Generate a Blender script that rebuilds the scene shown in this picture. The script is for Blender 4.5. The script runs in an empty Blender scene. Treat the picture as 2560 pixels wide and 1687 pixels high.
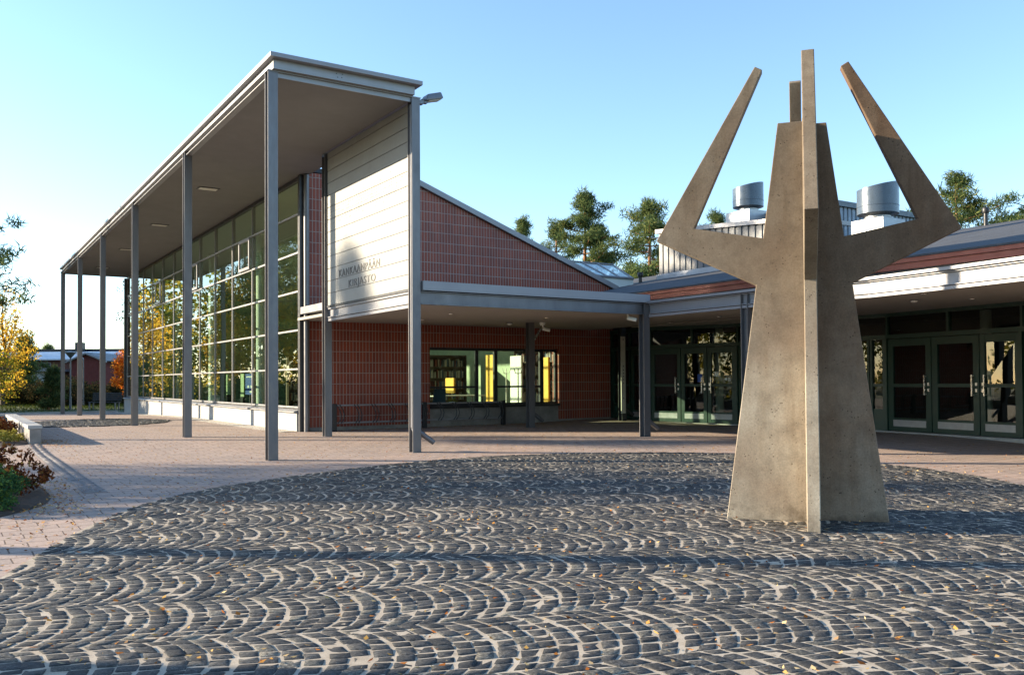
import bpy, math, random
import numpy as np
from mathutils import Vector, Matrix
random.seed(7)
RNG = np.random.default_rng(7)
R_ = math.radians
SC = bpy.context.scene
COL = SC.collection

# ------------------------------------------------------------------ camera, sky, sun, exposure
CAM = (-4.13985, -13.34415, 1.2)
cd = bpy.data.cameras.new('camera'); cam = bpy.data.objects.new('camera', cd); COL.objects.link(cam)
rt, dn, fw = ((0.84133069, -0.54048552, -0.00617019), (0.00513906, 0.01941328, -0.99979834), (0.5404963, 0.84112932, 0.01911058))
m = Matrix.Identity(4)
for i in range(3):
    m[i][0] = rt[i]; m[i][1] = -dn[i]; m[i][2] = -fw[i]; m[i][3] = CAM[i]
cam.matrix_world = m
cd.sensor_fit = 'HORIZONTAL'; cd.sensor_width = 36.0; cd.lens = 2200 / 2560 * 36
cd.shift_y = (909.5 - 843.5) / 2560
cd.clip_start = 0.05; cd.clip_end = 3000
SC.camera = cam

SUN_EL, SUN_AZ = R_(15.7), math.atan2(-0.772, 0.636)
world = bpy.data.worlds.new("World"); SC.world = world; world.use_nodes = True
wn = world.node_tree.nodes
sky = wn.new('ShaderNodeTexSky'); sky.sky_type = 'NISHITA'; sky.sun_disc = False
sky.sun_elevation = SUN_EL; sky.sun_rotation = SUN_AZ
sky.air_density = 1.0; sky.dust_density = 0.3; sky.ozone_density = 2.8; sky.altitude = 100
world.node_tree.links.new(sky.outputs[0], wn['Background'].inputs[0])
wn['Background'].inputs[1].default_value = 0.13
sd = bpy.data.lights.new('sun', 'SUN'); sun = bpy.data.objects.new('sun', sd); COL.objects.link(sun)
sd.energy = 4.8; sd.angle = R_(0.5); sd.color = (1.0, 0.84, 0.62)
SUN_DIR = Vector((math.sin(SUN_AZ) * math.cos(SUN_EL), math.cos(SUN_AZ) * math.cos(SUN_EL), math.sin(SUN_EL)))
sun.rotation_euler = SUN_DIR.to_track_quat('Z', 'Y').to_euler()
sun.location = (-60, 52, 30)
SC.view_settings.view_transform = 'Standard'; SC.view_settings.look = 'None'
SC.view_settings.gamma = 1; SC.view_settings.exposure = 1.6; SC.view_settings.use_curve_mapping = False
SC.cycles.max_bounces = 8; SC.cycles.transparent_max_bounces = 24
SC.cycles.caustics_reflective = False; SC.cycles.caustics_refractive = False

# ------------------------------------------------------------------ helpers
def clamp01(t): return 0 if t < 0 else 1 if t > 1 else t
def S(a, b, x):
    t = clamp01((x - a) / (b - a)); return t * t * (3 - 2 * t)
def depth(x, y): return 0.5406 * (x - CAM[0]) + 0.8413 * (y - CAM[1])
def zg(x, y):                                   # the gentle fall of the paving
    d = depth(x, y)
    return 0.068 * S(14.5, 17.5, d) - 0.2 * S(28, 40, d) * (1 - S(6, 9, x)) + 0.06 * S(8.5, 11.5, x) * S(1.5, 6, y)
def cw(a, d):                                   # a metres to the right of the viewer, d metres ahead -> plan
    return (CAM[0] + 0.8413 * a + 0.5406 * d, CAM[1] - 0.5406 * a + 0.8413 * d)

def tag(o, label=None, cat=None, group=None, kind=None):
    if label: o['label'] = label
    if cat: o['category'] = cat
    if group: o['group'] = group
    if kind: o['kind'] = kind
    return o
def thing(name, label, cat, loc=(0, 0, 0), group=None):
    o = bpy.data.objects.new(name, None); COL.objects.link(o); o.location = loc; o.empty_display_size = 0.3
    return tag(o, label, cat, group)
def root_loc(p):
    v = Vector((0, 0, 0))
    while p is not None:
        v += p.location; p = p.parent
    return v
def link_mesh(name, me, mat, parent):
    o = bpy.data.objects.new(name, me); COL.objects.link(o)
    if mat: me.materials.append(mat)
    if parent is not None: o.parent = parent
    return o
def np_mesh(name, verts, faces, mat, parent=None, smooth=False):
    verts = np.asarray(verts, float); off = np.array(root_loc(parent)); verts = verts - off
    faces = np.asarray(faces, np.int32); k = faces.shape[1]
    me = bpy.data.meshes.new(name)
    me.vertices.add(len(verts)); me.vertices.foreach_set('co', verts.astype(np.float32).ravel())
    me.loops.add(faces.size); me.loops.foreach_set('vertex_index', faces.ravel())
    me.polygons.add(len(faces))
    me.polygons.foreach_set('loop_start', np.arange(0, faces.size, k, dtype=np.int32))
    me.polygons.foreach_set('loop_total', np.full(len(faces), k, dtype=np.int32))
    if smooth: me.polygons.foreach_set('use_smooth', np.ones(len(faces), bool))
    me.update(); me.validate()
    return link_mesh(name, me, mat, parent)

class MB:
    def __init__(s): s.v = []; s.f = []
    def add(s, vs, fs):
        n = len(s.v); s.v += [tuple(v) for v in vs]; s.f += [tuple(i + n for i in f) for f in fs]; return s
    def box(s, x0, y0, z0, x1, y1, z1):
        x0, x1 = min(x0, x1), max(x0, x1); y0, y1 = min(y0, y1), max(y0, y1); z0, z1 = min(z0, z1), max(z0, z1)
        return s.add([(x0,y0,z0),(x1,y0,z0),(x1,y1,z0),(x0,y1,z0),(x0,y0,z1),(x1,y0,z1),(x1,y1,z1),(x0,y1,z1)],
                     [(3,2,1,0),(4,5,6,7),(0,1,5,4),(1,2,6,5),(2,3,7,6),(3,0,4,7)])
    def hexa(s, p):                             # eight corners, bottom ring then top ring
        return s.add(p, [(3,2,1,0),(4,5,6,7),(0,1,5,4),(1,2,6,5),(2,3,7,6),(3,0,4,7)])
    def prism(s, pts, vec):
        n = len(pts); vec = Vector(vec); a = [Vector(p) for p in pts]; nv = Vector((0, 0, 0))
        for i in range(n): nv += a[i].cross(a[(i + 1) % n])
        if nv.dot(vec) > 0: a.reverse()
        b = [p + vec for p in a]
        fs = [tuple(range(n)), tuple(range(2 * n - 1, n - 1, -1))] + [((i + 1) % n, i, n + i, n + (i + 1) % n) for i in range(n)]
        return s.add(a + b, fs)
    def tube(s, p0, p1, r0, r1=None, n=10, caps=True):
        r1 = r0 if r1 is None else r1
        p0, p1 = Vector(p0), Vector(p1); d = (p1 - p0).normalized()
        u = d.orthogonal().normalized(); w = d.cross(u)
        vs = []
        for p, r in ((p0, r0), (p1, r1)):
            vs += [p + (u * math.cos(2*math.pi*i/n) + w * math.sin(2*math.pi*i/n)) * r for i in range(n)]
        fs = [(i, (i+1) % n, n + (i+1) % n, n + i) for i in range(n)]
        if caps: fs += [tuple(range(n - 1, -1, -1)), tuple(range(n, 2 * n))]
        return s.add(vs, fs)
    def path(s, pts, r, n=8):
        for a, b in zip(pts[:-1], pts[1:]): s.tube(a, b, r, r, n)
        return s
    def lathe(s, c, prof, n=32, cut=None):      # prof: (radius, z); cut: extra z by angle at the last ring
        vs = []; k = len(prof)
        for j, (r, z) in enumerate(prof):
            for i in range(n):
                t = 2 * math.pi * i / n; x, y = c[0] + r * math.cos(t), c[1] + r * math.sin(t)
                zz = c[2] + z + (cut(x - c[0], y - c[1]) if cut and j >= cut.ring else 0)
                vs.append((x, y, zz))
        fs = [(j*n + i, j*n + (i+1) % n, (j+1)*n + (i+1) % n, (j+1)*n + i) for j in range(k-1) for i in range(n)]
        return s.add(vs, fs)
    def build(s, name, mat, parent=None, smooth=False, bevel=0):
        off = root_loc(parent)
        me = bpy.data.meshes.new(name); me.from_pydata([tuple(Vector(v) - off) for v in s.v], [], s.f); me.update()
        if smooth:
            for p in me.polygons: p.use_smooth = True
        o = link_mesh(name, me, mat, parent)
        if smooth:
            md = o.modifiers.new('edges', 'EDGE_SPLIT'); md.split_angle = R_(35)
        if bevel:
            b = o.modifiers.new('bevel', 'BEVEL'); b.width = bevel; b.segments = 2; b.limit_method = 'ANGLE'; b.angle_limit = R_(40)
        return o

# ------------------------------------------------------------------ materials
class NT:
    def __init__(s, name):
        s.m = bpy.data.materials.new(name); s.m.use_nodes = True; s.t = s.m.node_tree; s.n = s.t.nodes
        s.b = s.n['Principled BSDF']; s.out = s.n['Material Output']; s._c = None
    def node(s, t, **kw):
        n = s.n.new(t)
        for k, v in kw.items():
            if k.startswith('i_'):
                key = k[2:]; key = int(key) if key.isdigit() else key.replace('_', ' ')
                n.inputs[key].default_value = v
            else: setattr(n, k, v)
        return n
    def l(s, a, b): s.t.links.new(a, b)
    def co(s):
        if s._c is None: s._c = s.node('ShaderNodeTexCoord').outputs['Object']
        return s._c
    def mapped(s, scale=(1, 1, 1), rot=(0, 0, 0), loc=(0, 0, 0)):
        mp = s.node('ShaderNodeMapping'); mp.inputs['Scale'].default_value = scale; mp.inputs['Rotation'].default_value = rot
        mp.inputs['Location'].default_value = loc; s.l(s.co(), mp.inputs['Vector']); return mp.outputs[0]
    def noise(s, scale, detail=6, rough=0.6, vec=None, out='Fac'):
        n = s.node('ShaderNodeTexNoise'); n.inputs['Scale'].default_value = scale; n.inputs['Detail'].default_value = detail
        n.inputs['Roughness'].default_value = rough; s.l(vec if vec is not None else s.co(), n.inputs['Vector']); return n.outputs[out]
    def ramp(s, fac, stops):
        r = s.node('ShaderNodeValToRGB'); e = r.color_ramp.elements
        while len(e) < len(stops): e.new(0.5)
        for q, (p, c) in zip(e, stops):
            q.position = p; q.color = (c, c, c, 1) if isinstance(c, (int, float)) else tuple(c) + (1,)
        s.l(fac, r.inputs[0]); return r.outputs[0]
    def mix(s, a, b, fac, mode='MIX'):
        n = s.node('ShaderNodeMix', data_type='RGBA', blend_type=mode)
        for sock, v in ((n.inputs[0], fac), (n.inputs[6], a), (n.inputs[7], b)):
            if hasattr(v, 'is_linked'): s.l(v, sock)
            elif isinstance(v, (int, float)): sock.default_value = v
            else: sock.default_value = tuple(v) + (1,)
        return n.outputs[2]
    def bump(s, h, strength=0.3, dist=0.01, prev=None):
        n = s.node('ShaderNodeBump'); n.inputs['Strength'].default_value = strength; n.inputs['Distance'].default_value = dist
        s.l(h, n.inputs['Height'])
        if prev is not None: s.l(prev, n.inputs['Normal'])
        return n.outputs[0]
    def fin(s, col=None, rough=None, metal=None, normal=None, spec=None):
        for key, v in (('Base Color', col), ('Roughness', rough), ('Metallic', metal), ('Normal', normal), ('Specular IOR Level', spec)):
            if v is None: continue
            if hasattr(v, 'is_linked'): s.l(v, s.b.inputs[key])
            elif key == 'Base Color': s.b.inputs[key].default_value = tuple(v) + (1,)
            else: s.b.inputs[key].default_value = v
        return s.m

def plain(name, col, rough=0.6, metal=0.0, var=0.12, scale=6.0, bump=0.0, spec=None, streak=False):
    t = NT(name); vec = t.mapped((1, 1, 0.15)) if streak else None
    n = t.noise(scale, 8, 0.65, vec)
    c = t.ramp(n, [(0.3, tuple(x * (1 - var) for x in col)), (0.7, tuple(min(1, x * (1 + var)) for x in col))])
    nb = t.bump(t.noise(scale * 12, 4, 0.6), bump, 0.004) if bump else None
    rr = t.ramp(t.noise(scale * 2.3, 5), [(0.3, max(0, rough - 0.08)), (0.7, min(1, rough + 0.08))])
    return t.fin(c, rr, metal, nb, spec)

M = {}
M['steel'] = plain('galvanised_steel', (0.15, 0.147, 0.152), 0.42, 0.45, 0.2, 3.0, 0.05, streak=True)
M['steel_light'] = plain('pale_painted_steel', (0.27, 0.27, 0.275), 0.4, 0.3, 0.08, 2.0)
M['white_metal'] = plain('white_painted_metal', (0.25, 0.25, 0.265), 0.38, 0.1, 0.05, 1.5)
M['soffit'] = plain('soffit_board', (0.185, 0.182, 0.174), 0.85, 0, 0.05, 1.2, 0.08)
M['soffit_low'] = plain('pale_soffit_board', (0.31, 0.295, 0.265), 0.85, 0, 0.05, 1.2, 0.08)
M['panel'] = plain('white_sign_board', (0.25, 0.25, 0.235), 0.45, 0, 0.04, 1.5)
M['dark_metal'] = plain('dark_metal', (0.035, 0.037, 0.042), 0.4, 0.3, 0.15, 5)
M['black'] = plain('black_plastic', (0.015, 0.015, 0.017), 0.45)
M['chrome'] = plain('brushed_metal', (0.62, 0.61, 0.58), 0.28, 0.9, 0.05, 8)
M['green'] = plain('dark_green_paint', (0.006, 0.036, 0.025), 0.4, 0, 0.15, 3)
M['roof'] = plain('bitumen_roof', (0.050, 0.053, 0.058), 0.8, 0, 0.25, 2.5, 0.4)
M['redmetal'] = plain('red_eave_sheet', (0.21, 0.045, 0.024), 0.42, 0.15, 0.1, 2)
M['corr'] = plain('corrugated_sheet', (0.105, 0.11, 0.115), 0.5, 0.1, 0.08, 2)
M['vent'] = plain('painted_duct', (0.075, 0.098, 0.125), 0.3, 0.25, 0.1, 3)
M['galv'] = plain('galvanised_box', (0.33, 0.34, 0.35), 0.4, 0.4, 0.12, 6)
M['plinth'] = plain('white_plinth', (0.36, 0.355, 0.335), 0.7, 0, 0.08, 3, 0.1, streak=True)
M['grey_concrete'] = plain('grey_concrete', (0.24, 0.225, 0.205), 0.85, 0, 0.3, 3.5, 0.3)
M['bark'] = plain('grey_bark', (0.085, 0.07, 0.055), 0.9, 0, 0.35, 9, 0.6)
M['pine_bark'] = plain('orange_pine_bark', (0.25, 0.115, 0.055), 0.9, 0, 0.35, 5, 0.6)
M['soil'] = plain('bed_soil', (0.060, 0.040, 0.027), 0.95, 0, 0.4, 14, 0.8)
M['lawn'] = plain('lawn', (0.055, 0.085, 0.022), 0.95, 0, 0.45, 2.5, 0.9)
M['wood_dark'] = plain('dark_bench_slats', (0.03, 0.033, 0.04), 0.6)
M['interior_floor'] = plain('interior_floor', (0.28, 0.26, 0.20), 0.4)
M['interior_wall'] = plain('interior_wall', (0.40, 0.50, 0.36), 0.8)
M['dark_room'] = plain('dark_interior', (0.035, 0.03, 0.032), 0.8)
M['yellow'] = plain('yellow_partition', (0.75, 0.43, 0.03), 0.6, 0, 0.06)
M['offwhite'] = plain('white_board', (0.74, 0.78, 0.74), 0.6, 0, 0.04)
M['blue'] = plain('blue_poster', (0.03, 0.10, 0.42), 0.5)
M['letter'] = plain('grey_lettering', (0.125, 0.125, 0.122), 0.6)
M['red_wood'] = plain('red_painted_wall', (0.14, 0.027, 0.022), 0.8, 0, 0.2, 2)
M['brown_brick'] = plain('brown_brick_wall', (0.16, 0.07, 0.05), 0.85, 0, 0.2, 3)
M['tin_roof'] = plain('metal_sheet_roof', (0.42, 0.45, 0.48), 0.4, 0.4, 0.1, 1)
M['white_wall'] = plain('white_wall', (0.55, 0.55, 0.55), 0.8)
M['lampgrey'] = plain('lamp_grey', (0.16, 0.17, 0.185), 0.4, 0.4)
M['diffuser'] = plain('lamp_diffuser', (0.62, 0.60, 0.52), 0.5, 0, 0.15, 20)

def brick_mat():
    t = NT('stack_bond_brick')
    sx = t.node('ShaderNodeSeparateXYZ'); t.l(t.co(), sx.inputs[0]); cb = t.node('ShaderNodeCombineXYZ')
    t.l(sx.outputs[0], cb.inputs[0]); t.l(sx.outputs[2], cb.inputs[1])
    mp = t.node('ShaderNodeMapping'); mp.inputs['Location'].default_value = (-0.012, -0.145, 0); t.l(cb.outputs[0], mp.inputs[0])
    b = t.node('ShaderNodeTexBrick'); b.offset = 0.0; b.squash = 1.0
    for k, v in (('Scale', 1.0), ('Mortar Size', 0.0075), ('Mortar Smooth', 0.1), ('Brick Width', 0.0825), ('Row Height', 0.2515)): b.inputs[k].default_value = v
    b.inputs['Color1'].default_value = (0.31, 0.054, 0.020, 1); b.inputs['Color2'].default_value = (0.215, 0.038, 0.018, 1)
    b.inputs['Mortar'].default_value = (0.37, 0.31, 0.27, 1); t.l(mp.outputs[0], b.inputs['Vector'])
    n = t.noise(1.1, 5); n2 = t.noise(45, 4)
    c = t.mix(b.outputs['Color'], t.mix(b.outputs['Color'], (0.80, 0.74, 0.76), 0.9, 'MULTIPLY'), t.ramp(n, [(0.4, 0.0), (0.65, 1.0)]))
    c = t.mix(c, t.ramp(n2, [(0.3, 0.65), (0.7, 1.2)]), 0.8, 'MULTIPLY')
    h = t.ramp(b.outputs['Fac'], [(0.0, 1.0), (1.0, 0.0)])
    nb = t.bump(n2, 0.15, 0.003, t.bump(h, 0.7, 0.006))
    return t.fin(c, t.ramp(n2, [(0.3, 0.45), (0.7, 0.7)]), 0, nb)
M['brick'] = brick_mat()

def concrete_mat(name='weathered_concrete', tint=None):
    t = NT(name)
    big = t.noise(0.9, 5, 0.6); st = t.noise(7, 7, 0.65, t.mapped((1, 1, 0.09))); fine = t.noise(70, 5, 0.7); mid = t.noise(5, 8, 0.7)
    c = t.ramp(big, [(0.30, (0.25, 0.195, 0.145)), (0.46, (0.32, 0.275, 0.215)), (0.64, (0.40, 0.365, 0.30))])
    c = t.mix(c, t.ramp(st, [(0.30, (0.72, 0.66, 0.60)), (0.55, (1.0, 1.0, 1.0))]), 0.85, 'MULTIPLY')
    c = t.mix(c, t.ramp(mid, [(0.28, 0.62), (0.55, 1.0), (0.8, 1.12)]), 0.8, 'MULTIPLY')
    c = t.mix(c, t.ramp(fine, [(0.3, 0.72), (0.65, 1.12)]), 0.8, 'MULTIPLY')
    v = t.node('ShaderNodeTexVoronoi', feature='F1'); v.inputs['Scale'].default_value = 34; t.l(t.co(), v.inputs['Vector'])
    pore = t.ramp(v.outputs['Distance'], [(0.0, 0.0), (0.14, 0.0), (0.22, 1.0)])
    pick = t.ramp(t.noise(9, 3), [(0.52, 1.0), (0.6, 0.0)])
    pm = t.mix(pore, (1, 1, 1), pick)
    c = t.mix(c, t.mix((0.35, 0.32, 0.3), (1, 1, 1), pm), 1.0, 'MULTIPLY')
    sx = t.node('ShaderNodeSeparateXYZ'); t.l(t.co(), sx.inputs[0])
    low = t.ramp(sx.outputs[2], [(0.0, 0.0), (0.0, 0.0)])
    mr = t.node('ShaderNodeMapRange'); mr.inputs[1].default_value = 0.0; mr.inputs[2].default_value = 0.55; t.l(sx.outputs[2], mr.inputs[0])
    ad = t.node('ShaderNodeMath', operation='ADD'); t.l(mr.outputs[0], ad.inputs[0]); t.l(t.noise(4.5, 6, 0.7), ad.inputs[1])
    c = t.mix(c, t.ramp(ad.outputs[0], [(0.36, (0.42, 0.40, 0.38)), (0.72, (1, 1, 1))]), 1.0, 'MULTIPLY')   # dirt splashed up at the foot
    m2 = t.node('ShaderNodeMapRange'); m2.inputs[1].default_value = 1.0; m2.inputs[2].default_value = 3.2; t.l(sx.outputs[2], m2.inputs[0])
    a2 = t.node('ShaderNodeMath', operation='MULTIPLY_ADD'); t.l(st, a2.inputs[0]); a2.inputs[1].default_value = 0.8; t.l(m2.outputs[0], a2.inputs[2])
    c = t.mix(c, t.ramp(a2.outputs[0], [(0.40, (1.15, 1.15, 1.13)), (1.0, (0.60, 0.54, 0.48))]), 1.0, 'MULTIPLY')   # paler low down, streaky, browner and darker towards the top
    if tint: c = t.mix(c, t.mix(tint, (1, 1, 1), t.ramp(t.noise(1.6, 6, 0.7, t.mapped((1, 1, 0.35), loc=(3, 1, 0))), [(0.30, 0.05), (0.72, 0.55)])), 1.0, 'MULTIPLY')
    nb = t.bump(pm, 0.5, 0.004, t.bump(fine, 0.35, 0.003))
    return t.fin(c, 0.88, 0, nb, 0.3)
M['concrete'] = concrete_mat()
M['concrete_brown'] = concrete_mat('brown_tinted_concrete', (0.60, 0.42, 0.32))  # same concrete under a patchy red-brown tint, for one wing

def paving_mat():
    t = NT('pink_grey_paving')
    sep = t.mapped((1, 1, 1), (0, 0, 0), (0.11, 0.05, 0))
    wob = t.noise(3.0, 3, 0.5, out='Color'); vm = t.node('ShaderNodeVectorMath', operation='MULTIPLY_ADD')
    t.l(wob, vm.inputs[0]); vm.inputs[1].default_value = (0.02, 0.02, 0); t.l(sep, vm.inputs[2])
    b = t.node('ShaderNodeTexBrick'); b.offset = 0.5
    for k, v in (('Scale', 1.0), ('Mortar Size', 0.006), ('Mortar Smooth', 0.3), ('Brick Width', 0.28), ('Row Height', 0.21)): b.inputs[k].default_value = v
    b.inputs['Color1'].default_value = (0.46, 0.36, 0.295, 1); b.inputs['Color2'].default_value = (0.38, 0.305, 0.255, 1)
    b.inputs['Mortar'].default_value = (0.15, 0.11, 0.085, 1); t.l(vm.outputs[0], b.inputs['Vector'])
    big = t.noise(0.35, 5, 0.6); fine = t.noise(28, 6, 0.75); grit = t.noise(120, 3, 0.7)
    c = t.mix(b.outputs['Color'], t.ramp(big, [(0.3, (0.88, 0.92, 0.98)), (0.7, (1.06, 0.98, 0.94))]), 0.9, 'MULTIPLY')
    c = t.mix(c, t.ramp(fine, [(0.3, 0.70), (0.68, 1.15)]), 0.75, 'MULTIPLY')
    c = t.mix(c, t.ramp(grit, [(0.35, 0.8), (0.7, 1.15)]), 0.7, 'MULTIPLY')
    h = t.ramp(b.outputs['Fac'], [(0.0, 1.0), (1.0, 0.0)])
    nb = t.bump(fine, 0.45, 0.006, t.bump(h, 0.8, 0.008))
    return t.fin(c, 0.85, 0, nb, 0.25)
M['paving'] = paving_mat()

def sett_mat():
    t = NT('dark_granite_setts')
    g = t.node('ShaderNodeNewGeometry'); rnd = g.outputs['Random Per Island']
    c = t.ramp(rnd, [(0.0, (0.034, 0.035, 0.035)), (0.45, (0.053, 0.053, 0.052)), (0.85, (0.075, 0.074, 0.070)), (0.94, (0.10, 0.095, 0.08)), (1.0, (0.16, 0.15, 0.125))])
    fine = t.noise(75, 8, 0.85); mid = t.noise(28, 5, 0.7)
    c = t.mix(c, t.ramp(fine, [(0.40, 0.32), (0.5, 0.85), (0.60, 2.1)]), 1.0, 'MULTIPLY')
    c = t.mix(c, t.ramp(mid, [(0.3, 0.75), (0.7, 1.25)]), 0.8, 'MULTIPLY')
    nb = t.bump(fine, 0.5, 0.008, t.bump(mid, 0.45, 0.010))
    return t.fin(c, t.ramp(fine, [(0.3, 0.6), (0.7, 0.85)]), 0, nb, 0.3)
M['sett'] = sett_mat()
def sand_mat():
    t = NT('joint_sand')
    n = t.noise(4, 6, 0.7); f = t.noise(160, 4, 0.8)
    c = t.ramp(n, [(0.3, (0.33, 0.27, 0.20)), (0.55, (0.50, 0.43, 0.335)), (0.75, (0.56, 0.50, 0.41))])
    c = t.mix(c, t.ramp(f, [(0.3, 0.65), (0.7, 1.15)]), 0.9, 'MULTIPLY')
    return t.fin(c, 0.95, 0, t.bump(f, 0.5, 0.003), 0.2)
M['sand'] = sand_mat()
def gravel_mat():
    t = NT('pale_gravel'); v = t.node('ShaderNodeTexVoronoi'); v.inputs['Scale'].default_value = 28; t.l(t.co(), v.inputs['Vector'])
    c = t.mix((0.2, 0.18, 0.15), (0.62, 0.58, 0.5), t.ramp(v.outputs['Color'], [(0.2, 0.1), (0.8, 1.0)]))
    return t.fin(c, 0.9, 0, t.bump(t.ramp(v.outputs['Distance'], [(0, 1.0), (0.5, 0.0)]), 0.8, 0.015))
M['gravel'] = gravel_mat()

def glass_mat(name, tint, ior=1.75):
    t = NT(name); t.n.remove(t.b)
    tr = t.node('ShaderNodeBsdfTransparent'); tr.inputs[0].default_value = tuple(tint) + (1,)
    gl = t.node('ShaderNodeBsdfGlossy'); gl.inputs['Roughness'].default_value = 0.0; gl.inputs['Color'].default_value = (0.95, 1.0, 0.97, 1)
    nz = t.noise(0.9, 2, 0.5); nb = t.bump(nz, 0.05, 0.02); t.l(nb, gl.inputs['Normal'])
    lw = t.node('ShaderNodeLayerWeight'); lw.inputs['Blend'].default_value = 0.5
    pw = t.node('ShaderNodeMath', operation='POWER'); t.l(lw.outputs['Facing'], pw.inputs[0]); pw.inputs[1].default_value = 4.0
    f0 = 2*((ior-1)/(ior+1))**2; fr = t.node('ShaderNodeMath', operation='MULTIPLY_ADD'); t.l(pw.outputs[0], fr.inputs[0]); fr.inputs[1].default_value = 1-f0; fr.inputs[2].default_value = f0
    mx = t.node('ShaderNodeMixShader'); t.l(fr.outputs[0], mx.inputs[0]); t.l(tr.outputs[0], mx.inputs[1]); t.l(gl.outputs[0], mx.inputs[2])
    t.l(mx.outputs[0], t.out.inputs['Surface']); return t.m
M['glass'] = glass_mat('window_glass', (0.62, 0.74, 0.62), 1.6)
M['glass_clear'] = glass_mat('clear_window_glass', (0.86, 0.95, 0.88), 1.4)
M['glass_door'] = glass_mat('door_glass', (0.45, 0.52, 0.48), 1.4)
M['glass_roof'] = glass_mat('skylight_glass', (0.5, 0.6, 0.62), 1.9)

def leaf_mat(name, stops, rough=0.6, trans=0.45):
    t = NT(name); t.n.remove(t.b)
    g = t.node('ShaderNodeNewGeometry'); c = t.ramp(g.outputs['Random Per Island'], stops)
    c = t.mix(c, t.ramp(t.noise(0.8, 3), [(0.3, 0.7), (0.7, 1.25)]), 0.8, 'MULTIPLY')
    d = t.node('ShaderNodeBsdfDiffuse'); tl = t.node('ShaderNodeBsdfTranslucent'); t.l(c, d.inputs[0]); t.l(c, tl.inputs[0])
    mx = t.node('ShaderNodeMixShader'); mx.inputs[0].default_value = trans; t.l(d.outputs[0], mx.inputs[1]); t.l(tl.outputs[0], mx.inputs[2])
    t.l(mx.outputs[0], t.out.inputs['Surface']); return t.m
M['needles'] = leaf_mat('pine_needles', [(0, (0.05, 0.085, 0.038)), (0.5, (0.10, 0.145, 0.055)), (0.85, (0.17, 0.20, 0.07)), (1, (0.26, 0.25, 0.08))], trans=0.42)
M['birch'] = leaf_mat('yellow_birch_leaves', [(0, (0.34, 0.27, 0.03)), (0.4, (0.68, 0.44, 0.045)), (0.8, (0.80, 0.53, 0.07)), (1, (0.55, 0.25, 0.03))], trans=0.7)
M['birch_green'] = leaf_mat('turning_birch_leaves', [(0, (0.10, 0.14, 0.02)), (0.5, (0.24, 0.23, 0.03)), (1, (0.55, 0.38, 0.045))], trans=0.65)
M['rowan'] = leaf_mat('orange_rowan_leaves', [(0, (0.45, 0.12, 0.02)), (0.5, (0.75, 0.22, 0.03)), (1, (0.78, 0.36, 0.05))], trans=0.65)
M['dark_leaf'] = leaf_mat('dark_shrub_leaves', [(0, (0.018, 0.028, 0.016)), (0.6, (0.04, 0.045, 0.022)), (1, (0.09, 0.055, 0.025))], trans=0.3)
M['red_leaf'] = leaf_mat('russet_shrub_leaves', [(0, (0.045, 0.02, 0.018)), (0.4, (0.14, 0.045, 0.02)), (0.8, (0.30, 0.10, 0.03)), (1, (0.25, 0.18, 0.05))], trans=0.3)
M['green_leaf'] = leaf_mat('green_shrub_leaves', [(0, (0.028, 0.07, 0.035)), (0.6, (0.06, 0.13, 0.05)), (1, (0.14, 0.22, 0.045))], trans=0.3)
M['yellow_leaf'] = leaf_mat('yellow_green_leaves', [(0, (0.14, 0.14, 0.03)), (0.6, (0.30, 0.27, 0.05)), (1, (0.42, 0.36, 0.12))], trans=0.3)
M['litter'] = leaf_mat('fallen_leaf_litter', [(0, (0.20, 0.06, 0.02)), (0.3, (0.42, 0.16, 0.04)), (0.6, (0.55, 0.33, 0.10)), (0.85, (0.60, 0.47, 0.26)), (1, (0.28, 0.12, 0.05))], trans=0.2)
M['grass'] = leaf_mat('grass_blades', [(0, (0.035, 0.06, 0.012)), (0.7, (0.08, 0.115, 0.022)), (1, (0.20, 0.17, 0.05))], trans=0.3)

# ------------------------------------------------------------------ ground
COB = [(-3.16,5.44),(-3.41,6.58),(-3.6,7.8),(-3.64,8.77),(-3.44,9.9),(-3.02,10.82),(-2.33,12.0),(-1.54,13.0),(-0.48,13.92),(0.77,14.4),(2.2,14.55),(3.56,14.2),
       (4.6,13.2),(5.25,12.2),(5.64,10.92),(5.66,9.72),(5.5,8),(5.2,6),(4.6,4),(3.4,2.2),(1.4,1.2),(-0.8,1.3),(-2.2,2.5),(-2.85,4.0)]
def smooth_loop(p, k=8):
    out = []; n = len(p)
    for i in range(n):
        a, b, c, d = (np.array(p[(i + j - 1) % n], float) for j in range(4))
        for s in range(k):
            t = s / k; out.append(0.5 * ((2*b) + (c-a)*t + (2*a-5*b+4*c-d)*t*t + (3*b-a-3*c+d)*t**3))
    return np.array(out)
COBW = np.array([cw(a, d) for a, d in smooth_loop(COB)])
def inside(poly, x, y):
    c = False; n = len(poly); j = n - 1
    for i in range(n):
        if (poly[i][1] > y) != (poly[j][1] > y) and x < (poly[j][0]-poly[i][0])*(y-poly[i][1])/(poly[j][1]-poly[i][1]) + poly[i][0]: c = not c
        j = i
    return c
def sheet(name, xs, ys, zf, mat, **kw):
    nx, ny = len(xs), len(ys)
    v = [(x, y, zf(x, y)) for y in ys for x in xs]
    f = [(j*nx + i, j*nx + i + 1, (j+1)*nx + i + 1, (j+1)*nx + i) for j in range(ny-1) for i in range(nx-1)]
    o = np_mesh(name, v, f, mat, smooth=True); return tag(o, kind='structure', **kw)
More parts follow.
